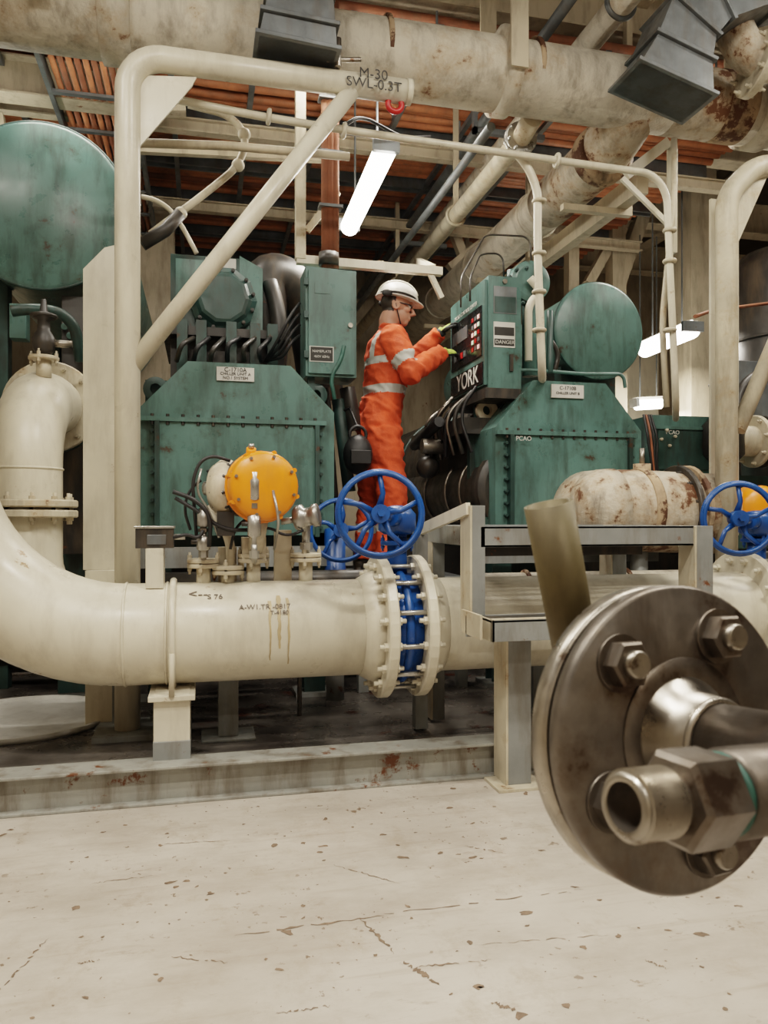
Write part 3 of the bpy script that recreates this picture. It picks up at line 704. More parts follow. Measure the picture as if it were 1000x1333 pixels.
for i, (p1, p2, r) in enumerate((((440, 520), (455, 640), .04), ((452, 505), (462, 560), .05), ((425, 505), (440, 690), .02))):
    b.tube([S(*p1, 4.7), S(*p2, 4.7)], r, 'dark' if i else 'tealdk', 14)
yc = 4.42
k0, k1 = S(398, 346, yc), S(464, 492, yc)
b.prism([(k0.x, yc, k1.z+.0), (k1.x, yc, k1.z+.0), (k1.x, yc, k0.z-.01), (k0.x, yc, k0.z)], (0, .25, 0), 'teal')
b.box(k0.x+.015, k1.x-.015, yc-.018, yc, k1.z+.015, k0.z-.025, 'teal')
b.box(k0.x+.02, k0.x+.16, yc-.022, yc-.018, k1.z+.08, k1.z+.17, 'label'); b.box(k0.x+.025, k0.x+.155, yc-.0235, yc-.022, k1.z+.085, k1.z+.165, 'ink')
for z in (k1.z+.1, k1.z+.33, k1.z+.52): b.box(k0.x-.012, k0.x+.012, yc-.03, yc, z, z+.04, 'tealdk')
b.cyl((k1.x-.04, yc-.03, k1.z+.3), (k1.x-.04, yc-.015, k1.z+.3), .014, 'steel', n=14); b.box(k0.x+.05, k0.x+.14, yc-.022, yc-.018, k0.z-.16, k0.z-.10, 'teal')
b.box(k0.x+.02, k0.x+.06, yc+.05, yc+.1, zt-.1, k1.z, 'tealdk')
for i in range(4): b.tube([S(390, 395+i*14, 4.5), S(378, 410+i*12, 4.4), S(358+i*4, 450+i*5, 4.45), S(345, 470, 4.6)], .009, 'black', 8, .08)
b.tube([S(448, 450, 4.4), S(444, 470, 4.4), S(430, 490, 4.4), S(436, 520, 4.4)], .012, 'green', 8, .05)
n0 = S(282, 477, YW-.01); n1 = S(331, 497, YW-.01)
b.box(n0.x, n1.x, YW-.012, YW, n1.z, n0.z, 'label')
chl = b.done(.004)
zc_ = (n0.z+n1.z)/2; xc_ = (n0.x+n1.x)/2
text('C-1710A', (xc_, YW-.014, zc_+.022), '-Y', .032, 'ink', chl); text('CHILLER UNIT A', (xc_, YW-.014, zc_), '-Y', .022, 'ink', chl); text('NO.1 SYSTEM', (xc_, YW-.014, zc_-.022), '-Y', .022, 'ink', chl)
text('NAMEPLATE', (k0.x+.09, yc-.025, k1.z+.14), '-Y', .02, 'label', chl); text('460V 60Hz', (k0.x+.09, yc-.025, k1.z+.11), '-Y', .02, 'label', chl)

b, xl, xr, xc, zt, zm = chiller('chiller_unit', 645, 835, 497, 566, 556, 1)
X0, X1 = 1.645, 1.85; Y0, Y1 = 4.25, 4.92; Z0, Z1 = 1.87, 2.53
b.box(X0, X1, Y0, Y1, Z0, Z1, 'teal')
b.box(X0-.018, X0, Y0+.02, Y1-.02, Z0+.02, Z1-.02, 'teal')
b.box(X0-.024, X0-.018, Y0+.06, Y1-.05, Z0+.20, Z1-.16, 'screen')
b.box(X0-.024, X0-.018, Y0+.04, Y1-.04, Z0+.03, Z0+.16, 'screen')
b.box(X0-.028, X0-.024, Y0+.30, Y1-.09, Z0+.36, Z0+.44, 'galv')
for i in range(5):
    for j in range(3): b.box(X0-.028, X0-.024, Y0+.09+j*.05, Y0+.12+j*.05, Z0+.25+i*.045, Z0+.275+i*.045, ('led', 'galv', 'red', 'ledg')[(i+j) % 4])
for i in range(4): b.box(X0-.028, X0-.024, Y0+.33+i*.06, Y0+.37+i*.06, Z0+.25, Z0+.29, 'red' if i == 1 else 'galv')
b.box(X0+.03, X1-.03, Y0-.003, Y0, Z1-.22, Z1-.06, 'galv'); b.box(X0+.035, X1-.035, Y0-.004, Y0-.003, Z1-.215, Z1-.12, 'tealdk')
b.box(X0+.03, X1-.04, Y0-.003, Y0, Z1-.42, Z1-.27, 'label'); b.box(X0+.035, X1-.045, Y0-.004, Y0-.003, Z1-.35, Z1-.30, 'ink'); b.box(X0+.035, X1-.045, Y0-.004, Y0-.003, Z1-.41, Z1-.37, 'ink')
b.cyl((X0+.1, Y0-.01, Z1-.03), (X0+.1, Y0, Z1-.03), .014, 'steel'); b.box(X0+.13, X0+.15, Y0-.015, Y0, Z0+.1, Z0+.2, 'dark')
b.box(X0+.05, X1-.05, Y0+.2, Y0+.3, zt-.1, Z0, 'tealdk')
b.box(X0-.02, X1, Y0, Y1, Z0-.06, Z0, 'dark')
n0 = S(718, 500, YW-.01); n1 = S(760, 519, YW-.01); b.box(n0.x, n1.x, YW-.012, YW, n1.z, n0.z, 'label')
for px, r, y0, y1 in ((690, .05, 365, 490), (667, .035, 352, 480)): b.tube([S(px, y1, 4.6), S(px, y0, 4.6)], r, 'teal', 20)
b.lathe(S(683, 372, 4.6), (0, -1, 0), [(0, .13), (.1, .13), (.11, .1)], 'teal', 28); b.bolts(S(683, 372, 4.49), (0, 1, 0), .11, 10, .012, .03, 'tealdk')
b.tube([S(690, 362, 4.45), S(705, 380, 4.45), S(688, 395, 4.45), S(688, 470, 4.45)], .025, 'cream', 14, .1)
b.tube([S(716, 485, 4.3), S(716, 470, 4.3), S(716, 405, 4.35)], .02, 'tealdk', 12)
b.tube([S(722, 485, 4.4), S(728, 460, 4.4), S(715, 440, 4.4)], .015, 'dark', 10, .05)
b.tube([S(650, 482, 4.3), S(700, 482, 4.3), S(760, 487, 4.3), S(812, 487, 4.3), S(814, 505, 4.3)], .011, 'teal', 10, .04)
b.lathe((xc-.28, YW+.1, 1.28), (0, 1, 0), [(0, .22), (.02, .26), (.1, .26), (.1, .24), (2.8, .24)], 'dark', 36)
for yy in (4.7, 5.0, 5.5): b.torus((xc-.28, yy, 1.28), (0, 1, 0), .245, .012, 'steel')
for i in range(9): b.tube([(X0-.02+.02*(i % 5), 4.4+.09*i, 1.9), (X0-.12-.02*(i % 3), 4.45+.08*i, 1.75), (X0-.05-.02*(i % 4), 4.4+.11*i, 1.5)], .010+.004*(i % 2), ('black', 'dark', 'steel')[i % 3], 8, .1)
b.box(X0-.1, X0+.2, 4.45, 5.6, 1.62, 1.72, 'dark')
b.cyl((X0-.22, 4.9, 1.58), (X0-.02, 4.9, 1.58), .05, 'steel', n=20); b.cyl((X0-.16, 4.7, 1.72), (X0-.16, 5.3, 1.62), .035, 'black', n=14); b.sph((X0-.15, 5.0, 1.45), .08, 'dark')
dc = S(781, 430, 4.55)
b.lathe(dc, (0, 1, 0), [(0, .02), (0, .30), (.012, .318), (.045, .318), (.05, .295), (2.4, .295)], 'teal', 56)
b.torus(dc+V((0, .02, 0)), (0, 1, 0), .312, .010, 'tealdk', 56, 8)
b.box(dc.x-.2, dc.x+.2, 4.7, 4.8, zt-.1, dc.z-.2, 'tealdk')
q0, q1 = S(850, 540, 4.35), S(928, 618, 4.35); b.box(q0.x, q1.x, 4.35, 4.8, q1.z, q0.z, 'teal'); b.box(q0.x+.03, q1.x-.03, 4.335, 4.35, q1.z+.03, q0.z-.1, 'tealdk')
b.box(q0.x, q1.x, 4.33, 4.35, q0.z-.09, q0.z-.07, 'teal')
b.box(q0.x+.02, q1.x+.6, 4.4, 4.8, .9, q1.z, 'tealdk'); b.box(q0.x, q1.x+.8, 4.5, 4.6, .1, .9, 'dark')
for i in range(4): b.tube([S(838+i*3, 540, 4.25), S(842+i*5, 560+4*i, 4.2), S(848+2*i, 600, 4.2), S(850+i*4, 640, 4.25)], .008, 'black' if i != 1 else 'copperdk', 8, .06)
b.bolts(S(870, 570, 4.33), (0, 1, 0), .05, 4, .01, .02, 'cream2')
chr_ = b.done(.004)
xc_ = (n0.x+n1.x)/2; zc_ = (n0.z+n1.z)/2
text('C-1710B', (xc_, YW-.014, zc_+.018), '-Y', .03, 'ink', chr_); text('CHILLER UNIT B', (xc_, YW-.014, zc_-.012), '-Y', .021, 'ink', chr_)
text('YORK', (X0-.026, (Y0+Y1)/2-.03, Z0+.095), '-X', .15, 'white', chr_)
text('MICRO CONTROL CENTER', (X0-.026, (Y0+Y1)/2, Z1-.13), '-X', .034, 'label', chr_)
text('DANGER', (X0+.10, Y0-.006, Z1-.39), '-Y', .03, 'label', chr_)
text('PCAO', S(682, 571, YW-.06), '-Y', .036, 'label', chr_); text('PCAO', S(876, 563, 4.33), '-Y', .036, 'label', chr_)

# right-hand strainer and valve group beyond the second chiller
b = B('strainer_valve_group')
q = S(985, 575, 4.3)
b.cyl((q.x-.25, 4.3, q.z), (q.x+.9, 4.3, q.z), .10, 'cream2'); b.flange((q.x-.02, 4.3, q.z), (1, 0, 0), .17, .03, 'cream2', 8, .013); b.flange((q.x+.05, 4.3, q.z), (1, 0, 0), .17, .03, 'dark', 8, .013)
b.lathe((q.x-.25, 4.3, q.z-.14), (0, 0, 1), [(0, .08), (.05, .13), (.24, .13), (.28, .09), (.34, .05), (.36, .02)], 'dark', 24)
b.cyl((q.x-.25, 4.3, q.z+.2), (q.x-.25, 4.3, q.z+.36), .014, 'steel'); b.torus((q.x-.25, 4.3, q.z+.36), (0, 0, 1), .08, .010, 'tealdk', 24, 8); b.cyl((q.x-.33, 4.3, q.z+.36), (q.x-.17, 4.3, q.z+.36), .008, 'tealdk', n=8)
b.cyl((q.x-.25, 4.3, q.z-.14), (q.x-.25, 4.3, .1), .05, 'dark'); b.cyl((q.x+.6, 4.3, q.z), (q.x+.6, 4.3, .1), .06, 'dark')
b.tube([S(1000, 480, 4.6), S(965, 500, 4.6), S(958, 560, 4.6), S(958, 640, 4.6)], .035, 'dark', 12, .1)
b.box(SX(962, 4.7), SX(1010, 4.7), 4.7, 4.9, SZ(980, 545, 4.7), SZ(980, 470, 4.7), 'galv')
b.done(.002)

b = B('condenser_tank')
tc = S(52, 266, 4.5); tr = .455
b.lathe(tc, (0, 1, 0), [(0, .02), (0, tr-.02), (.012, tr), (.05, tr), (.055, tr-.03), (3.2, tr-.03)], 'teal', 64)
b.torus(tc+V((0, .02, 0)), (0, 1, 0), tr, .010, 'tealdk', 64, 8)
for y in (4.9, 6.6):
    for dx in (-.3, .3): b.box(tc.x+dx-.05, tc.x+dx+.05, y, y+.1, .10, tc.z-.3, 'tealdk')
b.tube([S(15, 405, 4.3), S(48, 400, 4.3), S(95, 412, 4.4), S(105, 470, 4.5)], .03, 'tealdk', 14, .1)
b.box(*sorted((SX(80, 4.6), SX(112, 4.6))), 4.6, 4.9, .9, SZ(90, 385, 4.6), 'dark')
b.box(SX(75, 4.7), SX(120, 4.7), 4.7, 4.8, .10, 1.4, 'tealdk')
for i in range(4): b.cyl(S(84+7*i, 425+12*i, 4.55), S(84+7*i, 425+12*i, 4.6), .02, 'teal', n=10)
b.box(*sorted((SX(12, 4.5), SX(34, 4.5))), 4.5, 4.6, SZ(20, 440, 4.5), SZ(20, 395, 4.5), 'teal')
b.done(.003)

b = B('walkway')
wx0, wx1 = .86, 1.56
b.box(wx0, wx1, 4.3, 7.2, .72, .75, 'galv'); b.box(wx0, wx1, 4.28, 4.3, .66, .76, 'grey')
for x in (wx0+.05, wx1-.05):
    for y in (4.35, 7.1): b.box(x-.03, x+.03, y-.03, y+.03, .10, .72, 'grey')
b.done(.002)
b = B('tool_bag'); q = S(466, 592, 4.5)
b.sph(q, (.09, .08, .12), 'black'); b.torus(q+V((0, 0, .12)), (0, 1, 0), .05, .01, 'black', 20, 8); b.box(q.x-.06, q.x+.06, q.y-.1, q.y-.06, q.z-.06, q.z+.02, 'black')
b.tube([q+V((0, 0, .16)), q+V((-.02, .15, .3)), (q.x-.1, 4.7, 1.75)], .008, 'black', 8); b.done(.004)

b = B('lagged_nozzle')
q = S(785, 664, 4.0); NR = .235; NY = 3.95
b.tube([(q.x, 4.25, q.z-.0), (q.x, NY, q.z), (q.x+.68, NY, q.z-.02)], NR, 'lagsoil', 36, .2)
b.lathe((q.x-.0, NY, q.z), (-1, 0, 0), [(-.02, NR), (.07, NR*.97), (.14, NR*.8), (.19, NR*.55), (.21, NR*.3), (.215, .01)], 'lagsoil', 36)
b.lathe((q.x+.17, NY, q.z), (1, 0, 0), [(0, NR+.001), (.01, NR+.005), (.05, NR+.005), (.06, NR+.001)], 'lagrust', 36)
b.tube([(q.x+.22, NY, q.z+NR-.05), (q.x+.22, NY, q.z+NR+.03)], .05, 'lagrust', 16); b.tube([(q.x+.22, NY, q.z+NR+.02), (q.x+.22, NY, q.z+NR+.12)], .015, 'steel', 10)
b.flange((q.x+.44, NY, q.z+.0), (1, 0, 0), .26, .03, 'dark', 12, .013); b.flange((q.x+.50, NY, q.z), (1, 0, 0), .26, .03, 'lagrust', 12, .013)
b.cyl((q.x+.2, NY, q.z-.15), (q.x+.2, NY, .1), .05, 'grey')
b.done()
b = B('drain_pipe')
b.tube([(1.35, 3.85, .74), (3.9, 3.85, .74)], .07, 'lag', 20); b.cyl((1.6, 3.85, .7), (1.6, 3.85, .1), .03, 'grey'); b.cyl((3.6, 3.85, .7), (3.6, 3.85, .1), .03, 'grey')
for x in (1.7, 2.3, 3.0): b.torus((x, 3.85, .74), (1, 0, 0), .075, .012, 'lagrust')
b.done()
b = B('condensate_manifold')
b.tube([(-2.6, 5.0, .36), (4.8, 5.0, .36)], .16, 'dark', 24); b.box(-2.6, 4.8, 5.3, 5.34, .12, .9, 'dark')
for x in (-1.4, -.3, .9, 2.2, 3.4): b.box(x-.08, x+.08, 4.9, 5.1, .10, .25, 'dark'); b.torus((x, 5, .36), (1, 0, 0), .17, .02, 'tealdk')
b.tube([S(390, 960, 3.9), S(390, 870, 3.9), S(392, 800, 3.9)], .012, 'steel', 8)
b.tube([(-.2, 4.0, .78), (1.0, 4.0, .78), (1.0, 4.6, .78)], .05, 'dark', 14, .08)
b.done()

# ---------------------------------------------------------------- overhead pipes
YO, ZO, RO = 4.1, 3.64, .195
b = B('overhead_pipe')
b.tube([(-4.0, YO, ZO), (5.0, YO, ZO-.03)], RO, 'lag', 48)
for px, w, r in ((152, .16, .225), (655, .10, .235), (985, .14, .24)):
    x = SX(px, YO); b.lathe((x, YO, ZO), (1, 0, 0), [(-w/2, RO), (-w/2+.01, r), (w/2-.01, r), (w/2, RO)], 'lag', 40)
for px in (500, 690): b.lathe((SX(px, YO), YO, ZO), (1, 0, 0), [(-.015, RO), (-.01, RO+.005), (.01, RO+.005), (.015, RO)], 'lagrust', 40)
b.lathe((SX(915, YO), YO, ZO-.02), (1, 0, 0), [(-.26, RO), (-.25, RO+.004), (.25, RO+.004), (.26, RO)], 'lagsoil', 40)
b.lathe((SX(945, YO), YO, ZO-.02), (1, 0, 0), [(-.10, RO), (-.09, RO+.007), (.09, RO+.007), (.10, RO)], 'lagrust', 40)
for px in (655, 60, 985):
    x = SX(px, YO)
    b.box(x-.05, x+.05, YO-.24, YO-.225, ZO-.1, ZC, 'beam'); b.box(x-.05, x+.05, YO+.225, YO+.24, ZO-.1, ZC, 'beam')
xb_, zb_ = 2.48, 3.40
b.tube([(xb_+.05, YO, ZO-.05), (xb_+.0, YO+.25, zb_+.02), (xb_, YO+.5, zb_), (xb_, 5.2, zb_)], .168, 'lagsoil', 32, .15)
b.tube([(xb_, 5.2, zb_), (xb_, 9.9, zb_)], .165, 'lag', 32)
b.lathe((xb_, YO+.32, zb_+.01), (0, 1, 0), [(-.06, .165), (-.05, .19), (.05, .19), (.06, .165)], 'lagrust', 32)
for y in (5.4, 6.6, 7.8): b.torus((xb_, y, zb_), (0, 1, 0), .168, .01, 'lag')
b.done()
b = B('cable_channel'); b.box(2.68, 2.76, 4.35, 9.9, 3.16, 3.30, 'beam')
for y in (4.6, 6.2, 7.8): b.box(2.3, 2.76, y, y+.05, 3.12, 3.16, 'beam'); b.box(2.76, 2.8, y, y+.05, 3.12, ZC, 'beam')
b.done()
b = B('overhead_elbow')
b.tube([S(948, 20, 3.7)+V((0, 0, .4)), S(952, 40, 3.7), S(985, 85, 3.65), S(1100, 70, 3.6)], .10, 'lagsoil', 28, .15)
b.flange(S(985, 85, 3.66), (1, -.1, -.2), .17, .05, 'cream2', 8, .014); b.done()
b = B('steam_pipe')
b.tube([(2.3, 3.0, 4.0), (2.3, 9.9, 4.0)], .075, 'lag', 24)
b.tube([(2.02, 3.0, 4.02), (2.02, 9.9, 4.02)], .035, 'galv', 16)
for y in (3.9, 4.95, 6.5): b.torus((2.3, y, 4.0), (0, 1, 0), .085, .015, 'galv')
for y in (5.2, 7.5): b.box(1.9, 2.45, y, y+.04, 3.87, 3.91, 'galv'); b.box(1.9, 1.93, y, y+.04, 3.87, ZC, 'galv')
b.done()
b = B('vent_pipe')
b.flange((1.90, 4.36, 3.42), (0, 1, 0), .10, .022, 'silver', 8, .012); b.flange((1.90, 4.39, 3.42), (0, 1, 0), .10, .022, 'silver', 8, .012)
b.tube([(1.90, 4.2, 3.46), (1.90, 4.36, 3.42), (1.90, 9.9, 3.42)], .06, 'cream2', 20)
b.tube([(1.70, 4.35, 3.46), (1.70, 9.9, 3.46)], .028, 'galv', 14)
for y in (5.6, 7.4): b.torus((1.9, y, 3.42), (0, 1, 0), .07, .012, 'cream2'); b.box(1.88, 1.92, y-.01, y+.01, 3.48, ZC, 'beam')
b.done()

b = B('service_pipe')
YS = 3.9
b.tube([S(232, 130, YS), S(330, 150, YS), S(440, 168, YS), S(740, 211, YS), S(850, 226, YS), S(868, 250, YS), S(880, 520, YS), S(880, 545, YS+.3)], .020, 'cream', 14, .15)
for px, py in ((350, 152), (448, 170), (725, 209)): b.torus(S(px, py, YS), (1, 0, -.1), .03, .012, 'cream', 20, 8)
for py in (300, 340, 430): b.torus(S(872, py, YS), (0, 0, 1), .028, .012, 'cream2', 20, 8)
b.tube([S(672, 200, YS+.05), S(700, 225, YS+.05), S(700, 330, YS+.05), S(706, 490, YS+.05), S(706, 495, 4.3)], .023, 'cream', 14, .15)
for py in (262, 330, 380, 430): b.torus(S(702, py, YS+.05), (0, 0, 1), .030, .011, 'cream2', 20, 8)
b.tube([S(878, 180, YS+.1), S(878, 260, YS+.1), S(862, 420, YS+.1), S(868, 530, YS+.1)], .018, 'cream2', 12, .1)
b.beam(S(815, 228, YS+.2), S(870, 185, YS+.2), .03, .06, 'cream'); b.beam(S(875, 185, YS+.2), S(875, 330, YS+.2), .04, .05, 'cream'); b.beam(S(810, 232, YS+.2), S(868, 290, YS+.2), .02, .03, 'cream')
b.done()
b = B('instrument_tubing')
b.tube([S(182, 186, 4.0), S(300, 190, 4.0), S(455, 204, 4.0)], .022, 'beam', 10)
b.tube([S(245, 136, 4.2), S(300, 150, 4.2), S(322, 178, 4.2), S(312, 215, 4.2), S(270, 250, 4.2), S(196, 305, 4.2)], .02, 'cream2', 12, .12)
for p in ((318, 175), (310, 215), (235, 278)): b.sph(S(*p, 4.2), .035, 'cream2', 12, 8)
b.tube([S(235, 278, 4.2), S(215, 300, 4.2), S(185, 318, 4.2)], .035, 'dark', 12)
b.tube([S(184, 256, 4.3), S(212, 262, 4.3), S(235, 290, 4.3), S(256, 330, 4.3)], .013, 'cream', 10, .1)
b.tube([S(600, 400, 4.3), S(600, 362, 4.3), S(632, 305, 4.6), S(690, 308, 4.6), S(692, 350, 4.6)], .006, 'dark', 8, .06)
b.tube([S(612, 392, 4.3), S(612, 362, 4.3), S(626, 330, 4.6), S(655, 330, 4.6), S(656, 360, 4.6)], .006, 'dark', 8, .06)
b.tube([S(440, 168, 4.0), S(470, 150, 4.2), S(525, 180, 4.4), S(560, 178, 4.6)], .01, 'black', 8, .1)
b.tube([S(905, 412, 4.2), S(925, 405, 4.4), S(945, 402, 4.6), S(1000, 395, 4.8)], .012, 'copperdk', 8, .1)
b.done()
b = B('cable_support_frame')
b.beam(S(386, 338, 4.6), S(575, 354, 4.6), .05, .05, 'cream'); b.beam(S(391, 190, 4.6), S(391, 338, 4.6), .06, .06, 'cream2'); b.beam(S(400, 300, 4.62), S(440, 250, 4.62), .03, .04, 'cream2')
b.beam(S(560, 356, 4.6), S(575, 388, 4.6), .03, .03, 'cream'); b.beam(S(391, 190, 4.6), (S(391, 190, 4.6).x, 4.6, ZC), .06, .06, 'cream2')
b.beam(S(495, 345, 4.6), S(497, 350, 6.0), .04, .05, 'cream'); b.beam(S(563, 350, 4.6), S(545, 340, 6.0), .04, .05, 'cream')
b.done()
b = B('cable_riser')
for dx in (-.03, .0, .03): b.tube([(S(430, 60, 4.52).x+dx, 4.52+abs(dx)*.4, 4.4), (S(430, 345, 4.52).x+dx*.9, 4.52, SZ(430, 350, 4.52))], .026, 'copperdk', 12)
for py in (130, 200, 270): q = S(430, py, 4.52); b.box(q.x-.07, q.x+.07, 4.48, 4.56, q.z-.008, q.z+.008, 'galv')
b.cyl(S(428, 346, 4.52), S(428, 330, 4.52), .06, 'dark'); b.done()

b = B('cable_tray')
y = 4.62; i = 0
while y < 9.3:
    if i % 9 < 7:
        zj = 4.22+random.uniform(-.015, .015)+.05*((i//9) % 2)
        p = [(-1.6, y, zj), (.3, y+random.uniform(-.02, .02), zj+random.uniform(-.02, .02)), (2, y, zj), (4.4, y+random.uniform(-.02, .02), zj)]
        b.tube(p, .036, random.choice(['copper', 'copper', 'copper', 'copperdk']), 8)
    else:
        b.box(-1.6, 4.4, y-.012, y+.012, 4.14, 4.26, 'galv')
    y += .088; i += 1
for x in (-1.3, -.75, -.2, .35, .9, 1.45, 2.0, 2.6, 3.3):
    b.box(x-.02, x+.02, 4.55, 9.4, 4.13, 4.165, 'galv')
    for k in range(5): b.cyl((x, 4.8+k, 4.15), (x, 4.8+k, ZC), .008, 'galv', n=8)
b.done()
b = B('cable_ladder')
for k in range(9):
    b.tube([(-.9+k*.05, 4.9, 3.95), (-.9+k*.05, 9.5, 3.95)], .02, 'copperdk' if k % 2 else 'copper', 8)
b.box(-.98, -.95, 4.8, 9.5, 3.90, 3.99, 'galv'); b.box(-.46, -.43, 4.8, 9.5, 3.90, 3.99, 'galv')
for k in range(9): b.box(-.95, -.45, 4.9+k*.5, 4.94+k*.5, 3.9, 3.92, 'galv')
for k in (0, 4): b.box(-.98, -.43, 5+k, 5.03+k, 3.99, ZC, 'galv')
b.done()

b = B('deck_beams')
for y in (4.75, 6.2, 7.7, 9.2): b.ibeam((-4.2, y, 4.55), (9.5, y, 4.55), .18, .34, 'beam')
for x in (-3.0, -.2, 2.9, 5.6): b.ibeam((x, -3, 4.80), (x, 10, 4.80), .2, .36, 'beam')
for y in (5.9, 7.4): b.ibeam((-4.2, y, 4.02), (4.6, y, 4.02), .08, .10, 'beam')
b.done()
b = B('overhead_girder')
zg = SZ(60, 108, 5.6)
b.ibeam((-4.2, 5.6, zg), (SX(165, 5.6), 5.6, zg), .16, .26, 'beam'); b.beam(S(0, 150, 5.8), S(20, 300, 5.8), .05, .08, 'beam'); b.beam(S(150, 190, 5.5), S(440, 205, 5.5), .05, .08, 'beam'); b.beam(S(150, 130, 5.6), S(240, 130, 5.6), .1, .2, 'beam')
b.done()
b = B('deck_stanchion'); xq = SX(205, 8.1); b.ibeam((xq, 8.1, .1), (xq, 8.1, 4.4), .34, .3, 'beam', .02, (0, 1, 0)); b.done()
b = B('truss_frame')
yt = 7.6
def tb(p, q, w=.12, Y=yt): b.beam(S(*p, Y), S(*q, Y), w, w, 'beam')
tb((745, 215), (742, 700)); tb((800, 190), (805, 700), .16); tb((585, 350), (745, 225), .1); tb((700, 330), (850, 250), .1); tb((765, 370), (830, 255), .1); tb((850, 240), (800, 380), .14)
tb((560, 300), (990, 300), .12, 8.4); tb((640, 60), (642, 560), .2, 8.4); tb((520, 250), (620, 330), .1, 8.2); tb((905, 100), (905, 690), .3, 7.2); tb((905, 280), (990, 200), .14, 7.2)
tb((590, 300), (640, 430), .09); tb((620, 400), (740, 290), .09)
b.done()
b = B('storage_tank')
q = S(1010, 370, 5.6); b.lathe((q.x+.15, 5.6, .1), (0, 0, 1), [(0, .5), (3.1, .5), (3.25, .4), (3.3, .1)], 'dark', 40)
for z in (1, 2, 2.6): b.torus((q.x+.15, 5.6, z), (0, 0, 1), .505, .012, 'dark')
b.done()
b = B('bulkhead_panel')
b.box(3.5, 5.6, 8.6, 8.66, 0.1, 3.2, 'cream'); b.box(3.4, 5.7, 8.55, 8.6, 3.2, 3.3, 'beam')
b.done()
b = B('air_handling_unit')
b.box(-3.6, -1.5, 6.5, 8.6, 0, 2.1, 'wall'); b.box(-3.5, -2.6, 6.47, 6.5, .3, 1.9, 'beam'); b.box(-2.5, -1.6, 6.47, 6.5, .3, 1.9, 'beam'); b.cyl((-2, 7.5, 2.1), (-2, 7.5, 4.4), .3, 'beam')
b.done(.01)
b = B('pump_skid')
b.box(3.6, 4.9, 5.4, 6.8, .1, .5, 'grey'); b.cyl((3.7, 6, .95), (4.3, 6, .95), .35, 'teal'); b.cyl((4.3, 6, .95), (4.5, 6, .95), .25, 'grey'); b.lathe((4.5, 6, .95), (1, 0, 0), [(0, .3), (.12, .40), (.24, .3), (.26, .1)], 'teal'); b.box(3.8, 4.6, 5.8, 6.2, .5, .7, 'grey')
b.done()

# galvanised trunking: rectangular section swept in the X-Z plane
def duct(b, path, ws, y0, y1, mat='galv'):
    P = [V(p) for p in path]; L_ = []
    for i, p in enumerate(P):
        d = (P[min(i+1, len(P)-1)]-P[max(i-1, 0)]); n = V((-d.z, 0, d.x)).normalized(); w = ws[i]/2
        L_.append((p+n*w, p-n*w))
    for i in range(len(P)-1):
        a, c = L_[i]; a2, c2 = L_[i+1]
        ring = lambda A, Cc, e: [V((q.x, yy, q.z)) for q, yy in ((A+(A-Cc).normalized()*e, y0-e), (Cc+(Cc-A).normalized()*e, y0-e), (Cc+(Cc-A).normalized()*e, y1+e), (A+(A-Cc).normalized()*e, y1+e))]
        b.rings([ring(a, c, 0), ring(a2, c2, 0)], mat, smooth=False)
        d = (P[i+1]-P[i]).normalized()*.02
        b.rings([ring(a2-d, c2-d, .018), ring(a2, c2, .018)], mat, smooth=False)
b = B('cable_trunking')
duct(b, [S(388, -110, 3.75), S(388, 12, 3.75), S(386, 50, 3.75), S(384, 80, 3.75)], [.30, .30, .34, .37], 3.60, 3.86)
b.cyl(S(440, 50, 3.7), S(440, 88, 3.7), .018, 'steel', n=10); b.cyl(S(425, 78, 3.7), S(470, 78, 3.7), .012, 'steel', n=10)
b.done(.003)
b = B('cable_trunking')
duct(b, [S(1150, -50, 3.6), S(990, -12, 3.6), S(915, 12, 3.6), S(884, 42, 3.6), S(872, 82, 3.6), S(862, 122, 3.6)], [.26, .26, .28, .30, .33, .44], 3.46, 3.74)
b.done(.003)

# ---------------------------------------------------------------- lamps: seen fluorescents and added fill
def area(name, loc, sx, sy, P, par, col=(1, .925, .815), rot=(0, 0, 0)):
    l = bpy.data.lights.new(name, 'AREA'); l.shape = 'RECTANGLE'; l.size = sx; l.size_y = sy; l.energy = P; l.color = col
    o = bpy.data.objects.new(name, l); o.location = loc; o.rotation_euler = rot; sc.collection.objects.link(o); attach(o, par)
def luminaire(p0, p1, w, P):
    p0, p1 = V(p0), V(p1); b = B('fluorescent_or_fill_lamp'); d = (p1-p0).normalized()  # one fixture shape for seen lamps and added fill lamps
    b.beam(p0+V((0, 0, .05)), p1+V((0, 0, .05)), w*.5, .05, 'white'); b.beam(p0-d*.015+V((0, 0, .02)), p0+d*.02+V((0, 0, .02)), w, .09, 'galv'); b.beam(p1-d*.02+V((0, 0, .02)), p1+d*.015+V((0, 0, .02)), w, .09, 'galv')
    b.tube([p0+d*.02, p1-d*.02], w*.42, 'tube', 16)
    for t in (.2, .8):
        q = p0+(p1-p0)*t; b.cyl(q+V((0, 0, .07)), (q.x, q.y, max(q.z+.3, 4.15)), .008, 'galv', n=6)
    o = b.done(); L_ = (p1-p0).length; m = (p0+p1)/2
    ang = math.atan2(d.y, d.x)
    if P: area('lamp', m-V((0, 0, w*.42+.02)), L_, w, P, o, rot=(0, 0, ang))
    return o
luminaire((SX(503, 4.43), 4.43, 3.30), (SX(503, 4.43)+.02, 5.72, 3.30), .16, 36)
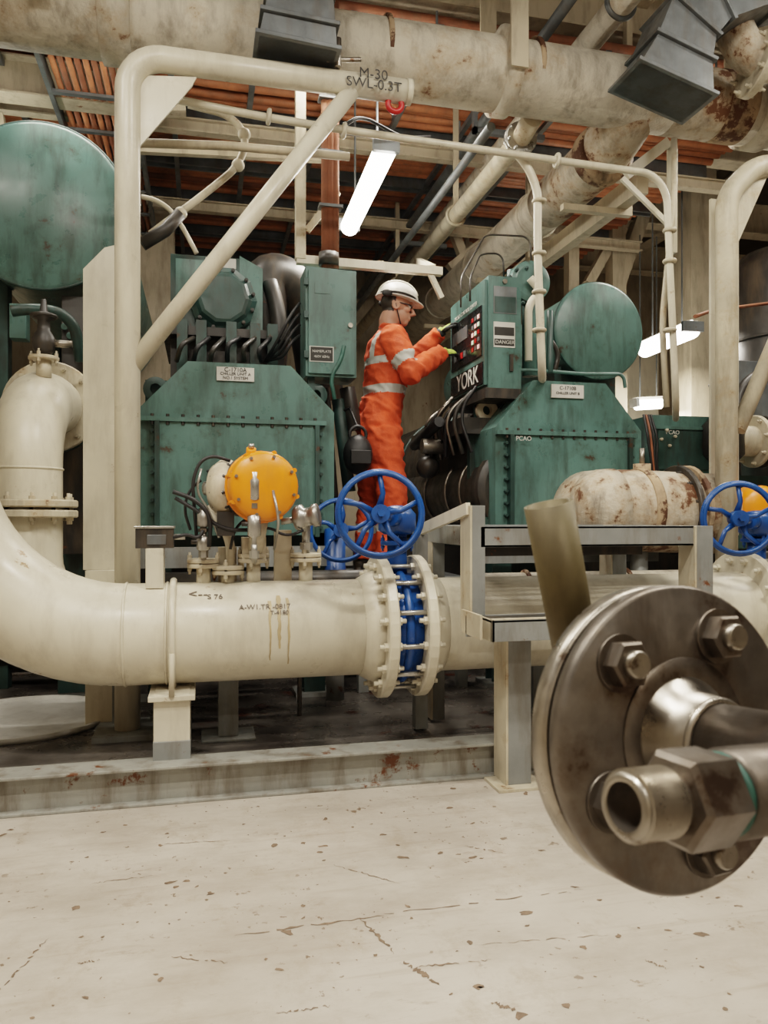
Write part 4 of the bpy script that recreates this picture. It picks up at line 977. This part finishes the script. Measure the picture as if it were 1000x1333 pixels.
luminaire(S(838, 455, 6.9), S(902, 428, 6.0), .20, 85)
luminaire(S(826, 527, 7.4), S(862, 525, 7.4), .14, 25)
luminaire((-1.5, 5.0, 3.6), (-1.5, 6.2, 3.6), .16, 28)  # unseen lamp added to brighten the back wall
luminaire((-1.1, 4.42, 3.78), (.0, 4.42, 3.78), .14, 10)      # added lamp, hidden behind the header to light the trays
luminaire((.5, 4.42, 3.78), (1.6, 4.42, 3.78), .14, 10)  # second added tray light, also hidden by the header
luminaire((3.1, 4.44, 3.76), (4.2, 4.44, 3.76), .14, 30)  # added lamp kept out of sight behind the header, brightens the right rear
luminaire((-1.3, .6, 4.3), (-.1, .6, 4.3), .18, 92)  # added fill fixture above the view, brightens floor and pipe
luminaire((1.3, 1.3, 4.3), (2.5, 1.3, 4.3), .18, 86)  # another unseen overhead fixture added as aisle fill
luminaire((-2.4, 2.2, 4.3), (-1.2, 2.2, 4.3), .18, 48)  # added side fill, out of view on the left
luminaire((3.6, 2.4, 4.3), (4.8, 2.4, 4.3), .18, 42)  # added side fill, beyond the right edge of the view
luminaire((.2, -1.6, 4.1), (1.4, -1.6, 4.1), .18, 36)  # front fill lamp added behind the camera

# ---------------------------------------------------------------- world, camera
w = bpy.data.worlds.new('world'); sc.world = w; w.use_nodes = True
bg = w.node_tree.nodes['Background']; bg.inputs[0].default_value = (.9, .86, .78, 1); bg.inputs[1].default_value = .03
cam_d = bpy.data.cameras.new('camera'); co = bpy.data.objects.new('camera', cam_d); sc.collection.objects.link(co)
co.location = (0, 0, CH); co.rotation_euler = (math.pi/2, 0, -TH)
cam_d.sensor_fit = 'VERTICAL'; cam_d.sensor_height = 36; cam_d.lens = 36*1000/1333; cam_d.shift_y = 8.5/1333
cam_d.clip_start = .02; cam_d.dof.use_dof = True; cam_d.dof.focus_distance = 4.3; cam_d.dof.aperture_fstop = 13
sc.camera = co
sc.view_settings.view_transform = 'Filmic'; sc.view_settings.look = 'Medium High Contrast'; sc.view_settings.exposure = .2
